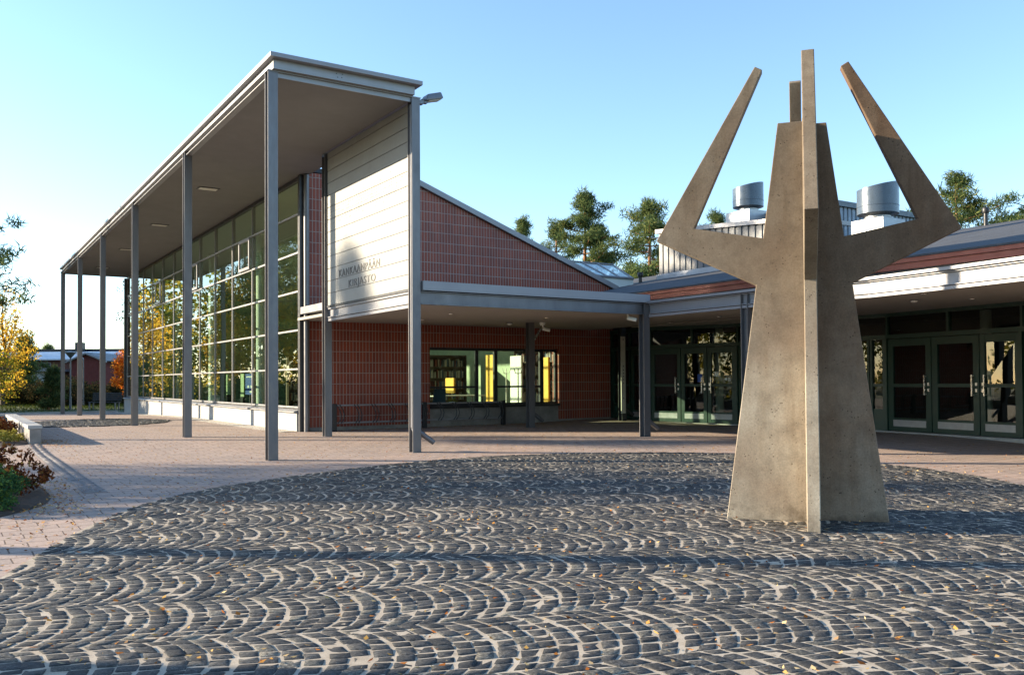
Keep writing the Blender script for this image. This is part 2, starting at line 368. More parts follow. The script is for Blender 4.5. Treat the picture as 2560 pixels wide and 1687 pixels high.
# lawn: one sheet to the horizon
rr = [0, 6, 12, 18, 24, 30, 36, 44, 55, 70, 100, 200, 500, 1500]; na = 48
lv = [(0, 10, -0.35)]; lf = []
for r in rr[1:]:
    for i in range(na):
        x, y = r*math.cos(2*math.pi*i/na), 10 + r*math.sin(2*math.pi*i/na); lv.append((x, y, -0.35 + 0.14*S(38, 55, y) + 0.14 * S(22, 32, y)))
mb = MB(); mb.v = lv
mb.f = [(0, 1 + i, 1 + (i+1) % na) for i in range(na)] + [(1+(k-1)*na+i, 1+k*na+i, 1+k*na+(i+1) % na, 1+(k-1)*na+(i+1) % na) for k in range(1, len(rr)-1) for i in range(na)]
tag(mb.build('lawn', M['lawn']), kind='structure')
sheet('plaza_paving', np.arange(-15, 15.01, 0.5), np.arange(-19, 30.51, 0.5), zg, M['paving'])
k = MB(); k.box(-15, 30.5, -0.4, 2.5, 30.65, -0.06); tag(k.build('lawn_kerb', plain('kerb_stone', (0.5, 0.48, 0.45), 0.8)), kind='structure')
# sand bed of the cobbled circle
cen = np.array(cw(1.1, 8.2)); nb_ = len(COBW); rings = np.linspace(0, 1, 26)
v = [(*cen, zg(*cen) + 0.0068)]
for q in rings[1:]:
    for p in COBW:
        x, y = cen + (p - cen) * q; v.append((x, y, zg(x, y) + 0.0068))
mb = MB(); mb.v = v
mb.f = [(0, 1+i, 1+(i+1) % nb_) for i in range(nb_)] + [(1+(k-1)*nb_+i, 1+k*nb_+i, 1+k*nb_+(i+1) % nb_, 1+(k-1)*nb_+(i+1) % nb_) for k in range(1, len(rings)-1) for i in range(nb_)]
tag(mb.build('joint_sand_surface', M['sand'], smooth=False), kind='structure')

def setts(name, poly, to_plan, a_rng, d_rng, W=0.78, pitch=0.094, top=0.0096, nst=9, skip=None):
    HA = R_(37); R = W / (2*math.sin(HA)); V = []; F = []
    pa = np.array(poly, float); pb = np.roll(pa, -1, 0); dense = np.concatenate([pa + (pb-pa)*t for t in np.linspace(0, 1, 12, endpoint=False)])
    poly = [tuple(p) for p in poly]
    d0 = d_rng[0]; lane = 0
    while d0 < d_rng[1]:
        ph = random.random() * pitch; a0 = a_rng[0] + ph
        n_arc = int((a_rng[1] - a_rng[0]) / pitch)
        bend = random.uniform(-0.03, 0.03)
        base = a0 - pitch
        for k in range(n_arc):
            base += pitch * random.uniform(.90, 1.13)
            jit = random.uniform(-0.006, 0.006); off = random.uniform(-0.04, 0.04); cuts = [-HA + 2*HA * (i + (random.uniform(-0.24, 0.24) if 0 < i < nst else 0)) / nst for i in range(nst + 1)]
            for i in range(nst):
                am = (cuts[i] + cuts[i+1]) / 2
                ax = base + jit + R * math.cos(am) + pitch/2; dx = d0 + W/2 + R * math.sin(am)
                px, py = to_plan(ax, dx)
                if not inside(poly, px, py): continue
                if skip and skip(px, py): continue
                fa = random.uniform(0.80, 0.90); fs = random.uniform(0.86, 0.94)
                if random.random() < 0.02: fa *= 0.85; fs *= 0.85
                h = (cuts[i+1] - cuts[i]) / 2 * fa; sh = pitch / 2 * fs
                edge = float(((dense[:, 0]-px)**2 + (dense[:, 1]-py)**2).min()) < .02
                crn = []; sj = random.gauss(0, .004)
                for sa, ss in ((-1, -1), (1, -1), (1, 1), (-1, 1)):
                    aa = am + sa * h; crn.append((R*math.cos(aa) + jit + sj + base + pitch/2 + ss*sh + random.uniform(-.005, .005), d0 + W/2 + R*math.sin(aa) + random.uniform(-.005, .005)))
                cx = sum(c[0] for c in crn)/4; cy = sum(c[1] for c in crn)/4
                ring = []
                for q in range(4):
                    a, b, p = crn[q], crn[(q+1) % 4], crn[q-1]
                    t = random.uniform(0.03, 0.11); ring.append((a[0]+(p[0]-a[0])*t, a[1]+(p[1]-a[1])*t))
                    t = random.uniform(0.03, 0.11); ring.append((a[0]+(b[0]-a[0])*t, a[1]+(b[1]-a[1])*t))
                g = zg(px, py); zt = top + random.gauss(0, 0.0012); tx, ty = random.gauss(0, 0.018), random.gauss(0, 0.018)
                n0 = len(V)
                for zz, sc in ((None, 1.0), (0.0, 0.99), (1.0, 0.93)):
                    for (ra, rd) in ring:
                        qa, qd = cx + (ra-cx)*sc, cy + (rd-cy)*sc; X, Y = to_plan(qa, qd)
                        if edge and not inside(poly, X, Y):
                            e = int(np.argmin((dense[:, 0]-X)**2 + (dense[:, 1]-Y)**2)); X, Y = dense[e]
                        Z = g - 0.01 if zz is None else g + zt + (ra-cx)*tx + (rd-cy)*ty + (-0.0022 if zz == 0.0 else random.gauss(0, 0.0012))
                        V.append((X, Y, Z))
                X, Y = to_plan(cx, cy); V.append((X, Y, g + zt + random.gauss(0.0005, 0.0015)))
                for q in range(8):
                    q2 = (q + 1) % 8
                    F += [(n0+q, n0+q2, n0+8+q2), (n0+q, n0+8+q2, n0+8+q), (n0+8+q, n0+8+q2, n0+16+q2), (n0+8+q, n0+16+q2, n0+16+q), (n0+16+q, n0+16+q2, n0+24)]
        d0 += W; lane += 1
    return tag(np_mesh(name, V, F, M['sett']), kind='structure')
SCX, SCY = 2.006, -8.389
LA = R_(12)                                      # the lanes of setts run a little askew of the view
def lane_plan(a, d):
    d = d + .07*math.sin(a*.8 + .35*d) + .035*math.sin(2.3*a + 1.7*d); a = a + .05*math.sin(1.1*d + .6*a)
    return cw(1.1 + (a-1.1)*math.cos(LA) - (d-8.2)*math.sin(LA), 8.2 + (a-1.1)*math.sin(LA) + (d-8.2)*math.cos(LA))
setts('cobbled_circle_surface', COBW, lane_plan, (-8, 10), (-1.5, 18), skip=lambda x, y: math.hypot(x-SCX, y-SCY) < 0.12)
C2 = [(-2.45,12.6),(-2.4,15.6),(-1.77,16.2),(-0.6,17.0),(0.4,16.8),(1.2,15.6),(1.55,14.6),(1.2,13.2),(0.4,12.2),(-0.8,11.9),(-2.0,12.2)]
setts('cobbled_strip_surface', C2, lambda a, d: (a, d), (-4, 3), (11, 18), pitch=0.14, top=0.022, nst=6)
# gravel margin along the plinth and sett channel from the stone wall
sheet('gravel_path_edge', [2.05, 2.3, 2.66], np.arange(6.2, 29.6, 0.6), lambda x, y: zg(x, y) + 0.012 - 0.02 * S(2.25, 2.05, x), M['gravel'])
V = []; F = []
for rx in range(2):
    yy = -2.6
    while yy < 5.45:
        L = random.uniform(0.085, 0.12); x0 = -2.87 + rx*0.115; n0 = len(V); g = zg(x0, yy); h = g + 0.016 + random.gauss(0, 0.003)
        for zz, e in ((g - 0.02, 0.0), (h, 0.012)):
            V += [(x0+e+.006, yy+e, zz), (x0+.105-e, yy+e, zz), (x0+.105-e, yy+L-.012-e, zz), (x0+e+.006, yy+L-.012-e, zz)]
        F += [(n0+4, n0+5, n0+6, n0+7)] + [(n0+q, n0+(q+1) % 4, n0+4+(q+1) % 4, n0+4+q) for q in range(4)]
        yy += L
tag(np_mesh('sett_channel_surface', V, F, plain('grey_channel_setts', (.21,.19,.185), .8, 0, .3, 9)), kind='structure')
sheet('channel_sand_surface', [-2.875, -2.64], np.arange(-2.7, 5.6, 0.4), lambda x, y: zg(x, y) + 0.005, M['grey_concrete'])
# planting beds
def bed(name, pts, h=0.05):
    pts = smooth_loop(pts, 6); c = pts.mean(0); v = [(*c, zg(*c) + h)]; n = len(pts)
    for q, hh in ((0.5, h), (0.9, h*0.8), (1.0, 0.006)):
        v += [(*(c + (p-c)*q), zg(*(c+(p-c)*q)) + hh) for p in pts]
    mb = MB(); mb.v = v; mb.f = [(0, 1+i, 1+(i+1) % n) for i in range(n)] + [(1+k*n+i, 1+(k+1)*n+i, 1+(k+1)*n+(i+1) % n, 1+k*n+(i+1) % n) for k in range(2) for i in range(n)]
    return tag(mb.build(name, M['soil'], smooth=True), kind='structure')
bed('planting_bed_ground', [(-2.87,5.58),(-2.85,8),(-2.85,13),(-4,14),(-6,13),(-7,9),(-6,6.2),(-4.5,5.6)], 0.06)
bed('corner_bed_ground', [(-3.25,-3.2),(-3.2,-2.3),(-3.3,-0.9),(-3.75,-0.35),(-4.6,-0.3),(-5.6,-1.6),(-5.6,-3.6),(-4.7,-4.7),(-3.95,-4.35),(-3.5,-3.85)], 0.04)

# ------------------------------------------------------------------ foliage helpers
def leaf_tris(cent, rad, n_per, size, aspect=0.5, flat=1.0, droop=0.0, quad=True, seed=0):
    """many small leaf faces scattered through clump volumes"""
    g = np.random.default_rng(seed); cent = np.asarray(cent, float); N = len(cent)
    rad = np.broadcast_to(np.asarray(rad, float), (N,))
    c = np.repeat(cent, n_per, 0); r = np.repeat(rad, n_per)
    d = g.normal(size=c.shape); d /= np.linalg.norm(d, axis=1, keepdims=True) + 1e-9
    d *= (g.random(len(c))**0.45)[:, None] * r[:, None]; d[:, 2] *= flat
    p = c + d
    u = g.normal(size=c.shape); u[:, 2] -= droop; u /= np.linalg.norm(u, axis=1, keepdims=True) + 1e-9
    w = np.cross(u, g.normal(size=c.shape)); w /= np.linalg.norm(w, axis=1, keepdims=True) + 1e-9
    s = size * g.uniform(0.6, 1.35, len(c))[:, None]
    if quad:
        V = np.stack([p - u*s*0.5, p + w*s*aspect*0.5, p + u*s*0.5, p - w*s*aspect*0.5], 1).reshape(-1, 3)
        F = np.arange(len(V)).reshape(-1, 4)
    else:
        V = np.stack([p - w*s*aspect*0.5, p + w*s*aspect*0.5, p + u*s], 1).reshape(-1, 3); F = np.arange(len(V)).reshape(-1, 3)
    return V, F

def pine(loc, H, crown=0.45, spread=2.6, seed=0, label='', group='pines behind the entrance hall', lean=0.0, dens=1.0, nw=None, tr0=None, tuft=0.66, asym=0.0):
    g = random.Random(seed); x0, y0, z0 = loc
    t = thing('pine_tree', label, 'tree', loc, group)
    tr = MB(); pts = []; n = 9
    for i in range(n + 1):
        f = i / n; pts.append(Vector((x0 + lean*f*H*0.1 + 0.12*math.sin(f*5+seed), y0 + 0.12*math.cos(f*4+seed), z0 + H*f*0.97)))
    r0 = tr0 or 0.018 * H + 0.02
    for i in range(n): tr.tube(pts[i], pts[i+1], r0*(1-0.85*i/n), r0*(1-0.85*(i+1)/n), 8, False)
    cents = []; rads = []
    nw = nw or int(H * (1 - crown) * 2.8)
    for k in range(nw):
        f = crown + (1 - crown) * (k + 0.3) / nw; i = min(n-1, int(f*n)); p = pts[i].lerp(pts[i+1], f*n - i)
        q = (f - crown) / (1 - crown); L0 = spread * (math.sin(math.pi * min(1, 0.22 + 0.80*q))**0.8) * (1 - 0.25*q)
        for b in range(g.randint(2, 4)):
            az = g.uniform(0, 2*math.pi); L = L0 * g.uniform(0.5, 1.15) * (1 + asym*math.cos(az))
            up = 0.10 + 0.5*q + g.uniform(-0.25, 0.2); e = p + Vector((math.cos(az)*L, math.sin(az)*L, L*up*0.6))
            mid = p.lerp(e, 0.5) + Vector((0, 0, -0.06*L)); br = 0.012*H*(1-q*0.7)*0.5
            tr.tube(p, mid, br, br*0.6, 5, False); tr.tube(mid, e, br*0.6, br*0.2, 5, False)
            for s in range(max(2, int(L*2.3*dens))):
                f2 = g.uniform(0.35, 1.05); c = p.lerp(mid, f2*2) if f2 < 0.5 else mid.lerp(e, f2*2-1)
                c = c + Vector((g.gauss(0, .16)*L*0.5, g.gauss(0, .16)*L*0.5, g.uniform(0, .15)))
                cents.append(c[:]); rads.append(tuft * g.uniform(0.55, 1.1))
    tp = pts[-1]
    for s in range(5): cents.append((tp.x+g.gauss(0, .2), tp.y+g.gauss(0, .2), tp.z - s*0.25 + 0.2)); rads.append(tuft*0.7)
    tr.build('trunk', M['pine_bark'], t, smooth=True)
    V, F = leaf_tris(cents, rads, 84, 0.30, 0.17, 0.55, -0.5, False, seed)
    np_mesh('crown', V, F, M['needles'], t)
    return t

def broadleaf(loc, H, crown_c, crown_r, mat, seed=0, label='', cat='tree', group=None, n=70, per=70, size=0.16, droop=0.6, trunk_r=0.13, name='birch_tree', bark='bark'):
    g = random.Random(seed); x0, y0, z0 = loc
    t = thing(name, label, cat, loc, group); tr = MB()
    p = [Vector((x0 + 0.1*math.sin(i*1.7+seed), y0 + 0.1*math.cos(i*1.3+seed), z0 + H*0.95*i/6)) for i in range(7)]
    for i in range(6): tr.tube(p[i], p[i+1], trunk_r*(1-0.85*i/6), trunk_r*(1-0.85*(i+1)/6), 8, False)
    cents, rads = [], []
    for k in range(n):
        u = Vector((g.gauss(0, 1), g.gauss(0, 1), g.gauss(0, 1))).normalized() * g.random()**0.4
        c = Vector((x0 + crown_c[0] + u.x*crown_r[0], y0 + crown_c[1] + u.y*crown_r[1], z0 + crown_c[2] + u.z*crown_r[2]))
        taper = 1 - 0.45*max(0, u.z); c.x = x0 + crown_c[0] + (c.x-x0-crown_c[0])*taper; c.y = y0 + crown_c[1] + (c.y-y0-crown_c[1])*taper
        f = clamp01((c.z - z0)/H - 0.18); i = min(5, int(f*6)); a = p[i].lerp(p[i+1], f*6 - i)
        if k % 2 == 0: tr.tube(a, c, trunk_r*0.18, 0.012, 5, False)
        cents.append(c[:]); rads.append(g.uniform(0.35, 0.75) * (crown_r[0]/2.2)**0.5)
    tr.build('trunk', M[bark], t, smooth=True)
    V, F = leaf_tris(cents, rads, per, size, 0.62, 1.15, droop, True, seed)
    np_mesh('crown', V, F, mat, t); return t

def shrub(name, loc, rx, ry, h, mat, seed, label, cat='shrub', group=None, n=30, per=60, size=0.045, stems=9, aspect=0.55, rad=0.09):
    g = random.Random(seed); t = thing(name, label, cat, loc, group); st = MB(); cents = []
    for k in range(n):
        a = g.uniform(0, 2*math.pi); q = g.random()**0.5; z = h*(0.15 + 0.8*g.random())*(1 - 0.45*q*q)
        cents.append((loc[0] + math.cos(a)*q*rx, loc[1] + math.sin(a)*q*ry, loc[2] + z))
    for k in range(stems):
        c = cents[g.randrange(n)]; st.tube((loc[0]+g.gauss(0, .06), loc[1]+g.gauss(0, .06), loc[2]-0.03), (c[0], c[1], c[2]+0.08*h), 0.006 + 0.006*h, 0.003, 5, False)
    st.build('stems', M['bark'], t)
    V, F = leaf_tris(cents, rad, per, size, aspect, 0.9, -0.2, True, seed); np_mesh('foliage', V, F, mat, t); return t

# ------------------------------------------------------------------ library building
lib = thing('library_building', 'red brick library with a tall glass wall behind the steel colonnade', 'building', (2.7, 6.2, 0))
YB = 6.2
def wtop(x): return 6.03 if x < 5.7 else 6.03 - 0.366 * (x - 5.7)
k = MB()
k.prism([(2.86,YB,.15),(5.98,YB,.15),(5.98,YB,wtop(5.98)),(5.7,YB,6.03),(2.86,YB,6.03)], (0,.3,0))
k.prism([(5.98,YB,2.05),(9.94,YB,2.05),(9.94,YB,wtop(9.94)),(5.98,YB,wtop(5.98))], (0,.3,0))
k.prism([(9.94,YB,.15),(11.74,YB,.15),(11.74,YB,wtop(11.74)),(9.94,YB,wtop(9.94))], (0,.3,0))
k.build('brick_wall', M['brick'], lib)
k = MB(); k.box(2.84, YB-.012, -.2, 5.98, YB+.29, .15); k.box(5.98, YB+.03, -.2, 9.94, YB+.28, .515); k.box(9.94, YB-.004, -.2, 11.74, YB+.29, .15)
k.build('concrete_base', M['grey_concrete'], lib)
k = MB(); k.box(11.74, YB, -.2, 11.86, 29.5, 3.72); k.box(2.72, 29.4, -.2, 11.74, 29.6, 3.72)
k.prism([(2.72,29.4,3.72),(11.74,29.4,3.72),(5.7,29.4,6.0),(2.72,29.4,6.0)], (0,.2,0)); k.build('outer_wall', M['brick'], lib)
k = MB(); k.prism([(2.6,YB-.02,6.05),(5.7,YB-.02,6.05),(11.86,YB-.02,3.80),(11.86,YB-.02,3.90),(5.7,YB-.02,6.15),(2.6,YB-.02,6.15)], (0,23.6,0)); rf = k.build('roof', M['roof'], lib)
k = MB(); k.prism([(5.0,YB-.10,6.035),(5.7,YB-.10,6.035),(12.0,YB-.10,3.732),(12.0,YB-.10,3.872),(5.7,YB-.10,6.172),(5.0,YB-.10,6.172)], (0,.078,0)); k.build('verge_flashing', M['white_metal'], rf)
# glass wall
GX, NB, BAY = 2.7, 12, 1.933; Y0 = 6.24; YE = Y0 + NB*BAY; Z0, DZ = 0.60, 0.899
fr = MB(); tz = [Z0 + DZ*i for i in range(1, 6)]
for i in range(NB + 1):
    y = Y0 + BAY*i; fr.box(GX-.004, y-.020, .58, GX+.09, y+.020, 5.93)
for i in range(NB):
    for z in tz + [0.615]: fr.box(GX-.012, Y0+BAY*i+.020, z-.020, GX+.07, Y0+BAY*(i+1)-.020, z+.020)
fr_o = fr.build('curtain_wall_frame', M['steel_light'], lib)
k = MB(); k.box(GX-.028, Y0-.02, 5.86, GX+.075, YE+.02, 5.93); k.build('head_rail', M['dark_metal'], fr_o)
gl = MB()
for i in range(NB):
    for j in range(6): 
        y, z = Y0+BAY*i, Z0+DZ*j; a, b = random.gauss(0, .0018), random.gauss(0, .0018)
        gl.add([(GX+.02+a, y+.02, z+.02), (GX+.02+b, y+BAY-.02, z+.02), (GX+.02-a, y+BAY-.02, z+DZ-.02), (GX+.02-b, y+.02, z+DZ-.02)], [(3, 2, 1, 0)])
gl.build('glazing', M['glass'], fr_o)
for i in (2, 5, 8, 11):
    y, z = Y0+BAY*(i-.0), Z0+DZ*4; k = MB()
    k.box(GX-.075, y+.03, z+.028, GX-.032, y+.10, z+DZ-.028); k.box(GX-.075, y+BAY*.5, z+.028, GX-.032, y+BAY*.5+.07, z+DZ-.028)
    k.box(GX-.075, y+.10, z+.028, GX-.032, y+BAY*.5, z+.10); k.box(GX-.075, y+.10, z+DZ-.10, GX-.032, y+BAY*.5, z+DZ-.028)
    k.build('opening_sash', M['white_metal'], fr_o)
pl = MB(); y = 6.26
while y < 29.3:
    e = min(y + BAY*1.5, 29.45); pl.box(2.60, y+.004, -.4, 2.86, e-.004, .50); y = e
pl.build('plinth', M['plinth'], lib)
k = MB(); k.prism([(2.53,6.26,.50),(2.86,6.26,.50),(2.86,6.26,.575),(2.70,6.26,.575),(2.53,6.26,.53)], (0,23.2,0)); k.build('window_sill', M['steel_light'], lib)
k = MB(); k.box(2.62, 6.10, -.1, 2.84, 6.235, 5.93); k.build('corner_post', M['dark_metal'], lib); k = MB(); k.box(2.60, 29.47, -.4, 2.80, 29.62, 5.93); k.build('corner_post', M['dark_metal'], lib)
k = MB(); k.tube((2.75, 6.02, -.05), (2.75, 6.02, 5.93), .06, .06, 14); k.build('downpipe', M['steel'], lib, smooth=True)
# window in the brick wall
wf = MB(); X0, X1, WZ0, WZ1 = 5.98, 9.94, .575, 2.05; wy = YB+.10
for a, b in ((X0, X0+.06), (7.37, 7.45), (7.93, 8.03), (9.38, 9.50), (X1-.06, X1)): wf.box(a, wy, WZ0, b, wy+.07, WZ1)
for a, b in ((X0+.06, 7.37), (7.45, 7.93), (8.03, 9.38), (9.50, X1-.06)):
    wf.box(a, wy+.002, WZ0, b, wy+.068, WZ0+.05); wf.box(a, wy+.002, WZ1-.07, b, wy+.068, WZ1)
for a, b in ((X0+.06, 7.37), (8.03, 9.38)): wf.box(a, wy+.004, 1.02, b, wy+.066, 1.07)
win = wf.build('window', M['dark_metal'], lib)
k = MB()
for a, b in ((X0+.06, 7.37), (7.45, 7.93), (8.03, 9.38), (9.50, X1-.06)): k.add([(a, wy+.035, WZ0+.05), (b, wy+.035, WZ0+.05), (b, wy+.035, WZ1-.07), (a, wy+.035, WZ1-.07)], [(0, 1, 2, 3)])
k.build('pane', M['glass_clear'], win)
k = MB(); k.box(X0+.01, YB-.05, .515, X1-.01, YB+.10, .575); k.build('sill', M['dark_metal'], win)
# rooms behind
k = MB(); k.box(2.86, 6.5, -.3, 11.72, 29.38, .10); k.build('floor', M['interior_floor'], lib)
k = MB(); k.prism([(2.8,6.52,5.96),(5.7,6.52,5.96),(11.55,6.52,3.74),(11.55,6.52,3.78),(5.7,6.52,6.0),(2.8,6.52,6.0)], (0,22.7,0)); k.build('ceiling', M['offwhite'], lib)
k = MB(); k.box(11.60, 6.5, .1, 11.70, 29.3, 3.7); k.box(2.9, 29.25, .1, 11.6, 29.35, 5.9); k.build('inner_wall', M['interior_wall'], lib)
for y in (8.2, 13.9, 19.8, 25.6): k = MB(); k.tube((4.1, y, .1), (4.1, y, 5.95), .16, .16, 20); k.build('round_pillar', M['offwhite'], lib, smooth=True)

def books(shelf_o, x, y0, y1, zs, axis='y', seed=1, parent=None):
    pass
def bookshelf(loc, length, h, along_x, label, seed):
    g = random.Random(seed); t = thing('bookshelf', label, 'bookshelf', loc, 'bookshelves in the library'); x, y, z = loc; d = .3
    def bx(mb, a0, b0, z0, a1, b1, z1): mb.box(*((x+a0, y+b0, z+z0, x+a1, y+b1, z+z1) if along_x else (x+b0, y+a0, z+z0, x+b1, y+a1, z+z1)))
    c = MB(); bx(c, 0, 0, 0, .03, d, h); bx(c, length-.03, 0, 0, length, d, h); bx(c, .03, d-.02, 0, length-.03, d, h)
    n = int(h/.36); lev = [.06 + i*(h-.1)/n for i in range(n+1)]
    for zz in lev: bx(c, .03, 0, zz-.012, length-.03, d-.02, zz+.012)
    c.build('case', plain('shelf_wood', (.12,.08,.05), .6), t)
    cols = [((.45,.42,.36),'pale_spines'), ((.20,.05,.04),'red_spines'), ((.05,.09,.16),'blue_spines'), ((.05,.05,.05),'dark_spines')]
    mbs = [MB() for _ in cols]
    for zz in lev[:-1]:
        a = .05
        while a < length - .12:
            w = g.uniform(.018, .045)
            if g.random() < .82: bx(mbs[g.choice((0, 0, 1, 2, 3))], a, .03, zz+.013, a+w-.003, .22, zz+g.uniform(.2, .3))
            a += w
    for mb, (c_, nm) in zip(mbs, cols):
        if mb.v: tag(mb.build('books', plain(nm, c_, .6), t), kind='stuff')
    return t
bookshelf((8.1, 13.3, .1), 3.0, 2.0, True, 'long shelf of books seen through the left pane of the brick wall window', 3)
bookshelf((10.8, 7.4, .1), 2.4, 2.1, False, 'shelf of books behind the yellow boards in the library', 4)
bookshelf((6.0, 17.0, .1), 3.6, 2.0, True, 'shelf of books deep inside behind the tall glass wall', 5)
def board(name, mat, x, y0, y1, z0, z1, label, cat='partition'):
    k = MB(); k.box(x-.03, y0, z0, x+.03, y1, z1); tag(k.build(name, M[mat], bevel=.004), label, cat)
board('display_partition', 'yellow', 10.0, 9.55, 10.12, .1, 2.0, 'yellow board behind the narrow second pane of the brick wall window')
board('display_partition', 'offwhite', 10.0, 8.12, 8.72, .1, 1.93, 'white board seen through the middle pane of the brick wall window')
board('display_partition', 'yellow', 10.0, 6.75, 7.2, .1, 1.85, 'yellow board at the right edge of the brick wall window')
board('display_partition', 'yellow', 9.45, 11.2, 11.75, .82, 1.3, 'small yellow panel in front of the bookshelf inside the library')
def coat_stand(x, y, label, mat):
    t = thing('coat_stand', label, 'coat stand', (x, y, .1), 'coat stands inside the library'); k = MB(); k.tube((x, y, .1), (x, y, 1.55), .018, .015)
    k.build('pole', M[mat], t); k = MB()
    for i in range(6):
        a = i*math.pi/3; k.path([(x, y, 1.4), (x+.09*math.cos(a), y+.09*math.sin(a), 1.42), (x+.13*math.cos(a), y+.13*math.sin(a), 1.55)], .01, 6)
    k.build('hook', M[mat], t); k = MB()
    for i in range(4): a = i*math.pi/2; k.tube((x, y, .14), (x+.25*math.cos(a), y+.25*math.sin(a), .11), .014)
    k.build('foot', M[mat], t)
coat_stand(9.25, 7.8, 'pale coat stand left of the white board in the library', 'offwhite'); coat_stand(9.62, 7.75, 'dark coat stand in front of the white board in the library', 'dark_metal')
def table(x, y, lx, ly, label):
    t = thing('reading_table', label, 'table', (x, y, .1)); k = MB(); k.box(x, y, .78, x+lx, y+ly, .81); k.build('tabletop', M['offwhite'], t, bevel=.004)
    for a, b in ((.06,.06),(lx-.06,.06),(.06,ly-.06),(lx-.06,ly-.06)):
        k = MB(); k.tube((x+a, y+b, .1), (x+a, y+b, .78), .02); k.build('leg', M['dark_metal'], t)
table(7.0, 7.7, 1.5, .7, 'white reading table behind the brick wall window')
def chair(x, y, label):
    t = thing('chair', label, 'chair', (x, y, .1)); c = plain('blue_chair', (.02,.07,.14), .5)
    k = MB(); k.box(x-.2, y-.2, .53, x+.2, y+.2, .56); k.build('seat', c, t, bevel=.006); k = MB(); k.hexa([(x-.19,y-.2,.6),(x+.19,y-.2,.6),(x+.19,y-.17,.6),(x-.19,y-.17,.6),(x-.17,y-.26,1.0),(x+.17,y-.26,1.0),(x+.17,y-.23,1.0),(x-.17,y-.23,1.0)]); k.build('backrest', c, t, bevel=.006)
    for a in (-.17, .17):
        for b in (-.17, .17): k = MB(); k.tube((x+a, y+b, .1), (x+a*.9, y+b*.9, .53), .013); k.build('leg', M['chrome'], t)
chair(6.75, 7.35, 'dark blue chair at the reading table by the brick wall window')
def pot_plant(x, y):
    t = thing('potted_plant', 'small potted plant on the sill inside the brick wall window', 'plant', (x, y, .575)); k = MB(); k.lathe((x, y, .575), [(0,0),(.06,0),(.08,.1),(.07,.1),(.06,.08),(0,.08)], 16); k.build('pot', M['offwhite'], t, smooth=True)
    V, F = leaf_tris([(x+.08*math.cos(a), y+.03*math.sin(a), .71) for a in range(7)], .07, 18, .05, .5, seed=9); np_mesh('foliage', V, F, M['yellow_leaf'], t)
pot_plant(6.72, 6.40)
k = MB(); k.box(4.2, 15.0, .80, 4.24, 16.0, 1.48); bp = k.build('notice_board', M['blue']); tag(bp, 'blue notice board standing just inside the tall glass wall', 'notice board')
k = MB()
for i, (a, b, z0, z1) in enumerate(((15.12,15.4,1.02,1.10),(15.55,15.75,1.02,1.10),(15.1,15.9,1.36,1.40),(15.2,15.5,.86,.92))): k.box(4.194, a, z0, 4.2, b, z1)
k.build('paper', M['offwhite'], bp); k = MB(); k.tube((4.22, 15.5, .1), (4.22, 15.5, .8), .03); k.build('post', M['steel'], bp)
for (y0, y1, z0, z1, lab) in ((17.6, 18.0, .7, 1.5, 'tall pale leaflet stand behind the glass wall'), (19.4, 19.9, .75, 1.5, 'pale poster stand farther inside the glass wall'), (7.1, 7.5, .62, 1.35, 'pale leaflet holder near the end bay of the glass wall')):
    k = MB(); k.box(4.6, y0, z0, 4.64, y1, z1); o = k.build('poster_stand', plain('pale_green_poster', (.45,.58,.36), .6)); tag(o, lab, 'poster stand')
    k = MB(); k.box(4.58, y0+.05, .1, 4.66, y1-.05, z0); k.build('foot', M['dark_metal'], o)
k = MB(); k.box(4.9, 8.0, .1, 5.0, 9.2, 2.3); tag(k.build('display_partition', M['yellow']), 'tall yellow partition inside the near bays of the glass wall', 'partition')
k = MB(); k.box(4.4, 6.9, .1, 4.5, 7.9, 5.8); tag(k.build('display_partition', M['interior_wall']), 'tall pale green wall panel inside the first bay of the glass wall', 'partition')

# ------------------------------------------------------------------ steel portico
por = thing('entrance_portico', 'tall grey steel colonnade with a flat roof along the glass wall', 'portico', (0, 0, 0))
CWD, CDP = .155, .158
def hcol(mb, x, y, z0, z1, w=CWD, d=CDP):
    mb.box(x, y, z0, x+w, y+.013, z1); mb.box(x, y+d-.013, z0, x+w, y+d, z1); mb.box(x+w/2-.006, y+.013, z0, x+w/2+.006, y+d-.013, z1)
AY = [0, 5.66, 11.74, 17.47, 23.25, 29.0]
for y in AY:
    k = MB(); hcol(k, 0, y, zg(0, y)-.1, 6.0); k.build('column', M['steel'], por)
B1X, B2Y = 2.45, 4.08
k = MB(); hcol(k, B1X, 0, -.1, 6.0); cb1 = k.build('column', M['steel'], por)
k = MB(); k.path([(B1X+.035, .09, 5.9), (B1X+.035, .09, .42), (B1X+.07, .07, .33)], .026, 10); k.build('downpipe', M['white_metal'], cb1, smooth=True)
def spout(x, y, parent, z=.34, dirx=.26, mat='steel'):
    k = MB(); g = zg(x, y); k.tube((x, y, g+z), (x+dirx, y-.03, g+z-.19), .045, .045, 14, False); k.tube((x+dirx, y-.03, g+z-.19), (x, y, g+z), .038, .038, 14, False); k.tube((x+.05, y-.005, g+z-.035), (x+.075, y-.008, g+z-.053), .05, .05, 14)
    k.build('drain_spout', M[mat], parent, smooth=True)
spout(B1X+CWD, .08, cb1)
k = MB(); hcol(k, B1X, B2Y, zg(B1X, B2Y)-.1, 5.93); k.build('column', M['steel'], por)
k = MB(); k.prism([(-.02,-.2,6.165),(2.56,-.2,6.165),(2.56,4.3,6.165),(2.9,4.3,6.165),(2.9,29.55,6.165),(-.02,29.55,6.165)], (0,0,.066)); rs = k.build('roof_slab', M['white_metal'], por)
k = MB(); k.prism([(.06,-.08,6.02),(2.47,-.08,6.02),(2.47,4.2,6.02),(2.8,4.2,6.02),(2.8,29.4,6.02),(.06,29.4,6.02)], (0,0,.145)); fa = k.build('fascia', M['steel_light'], por)
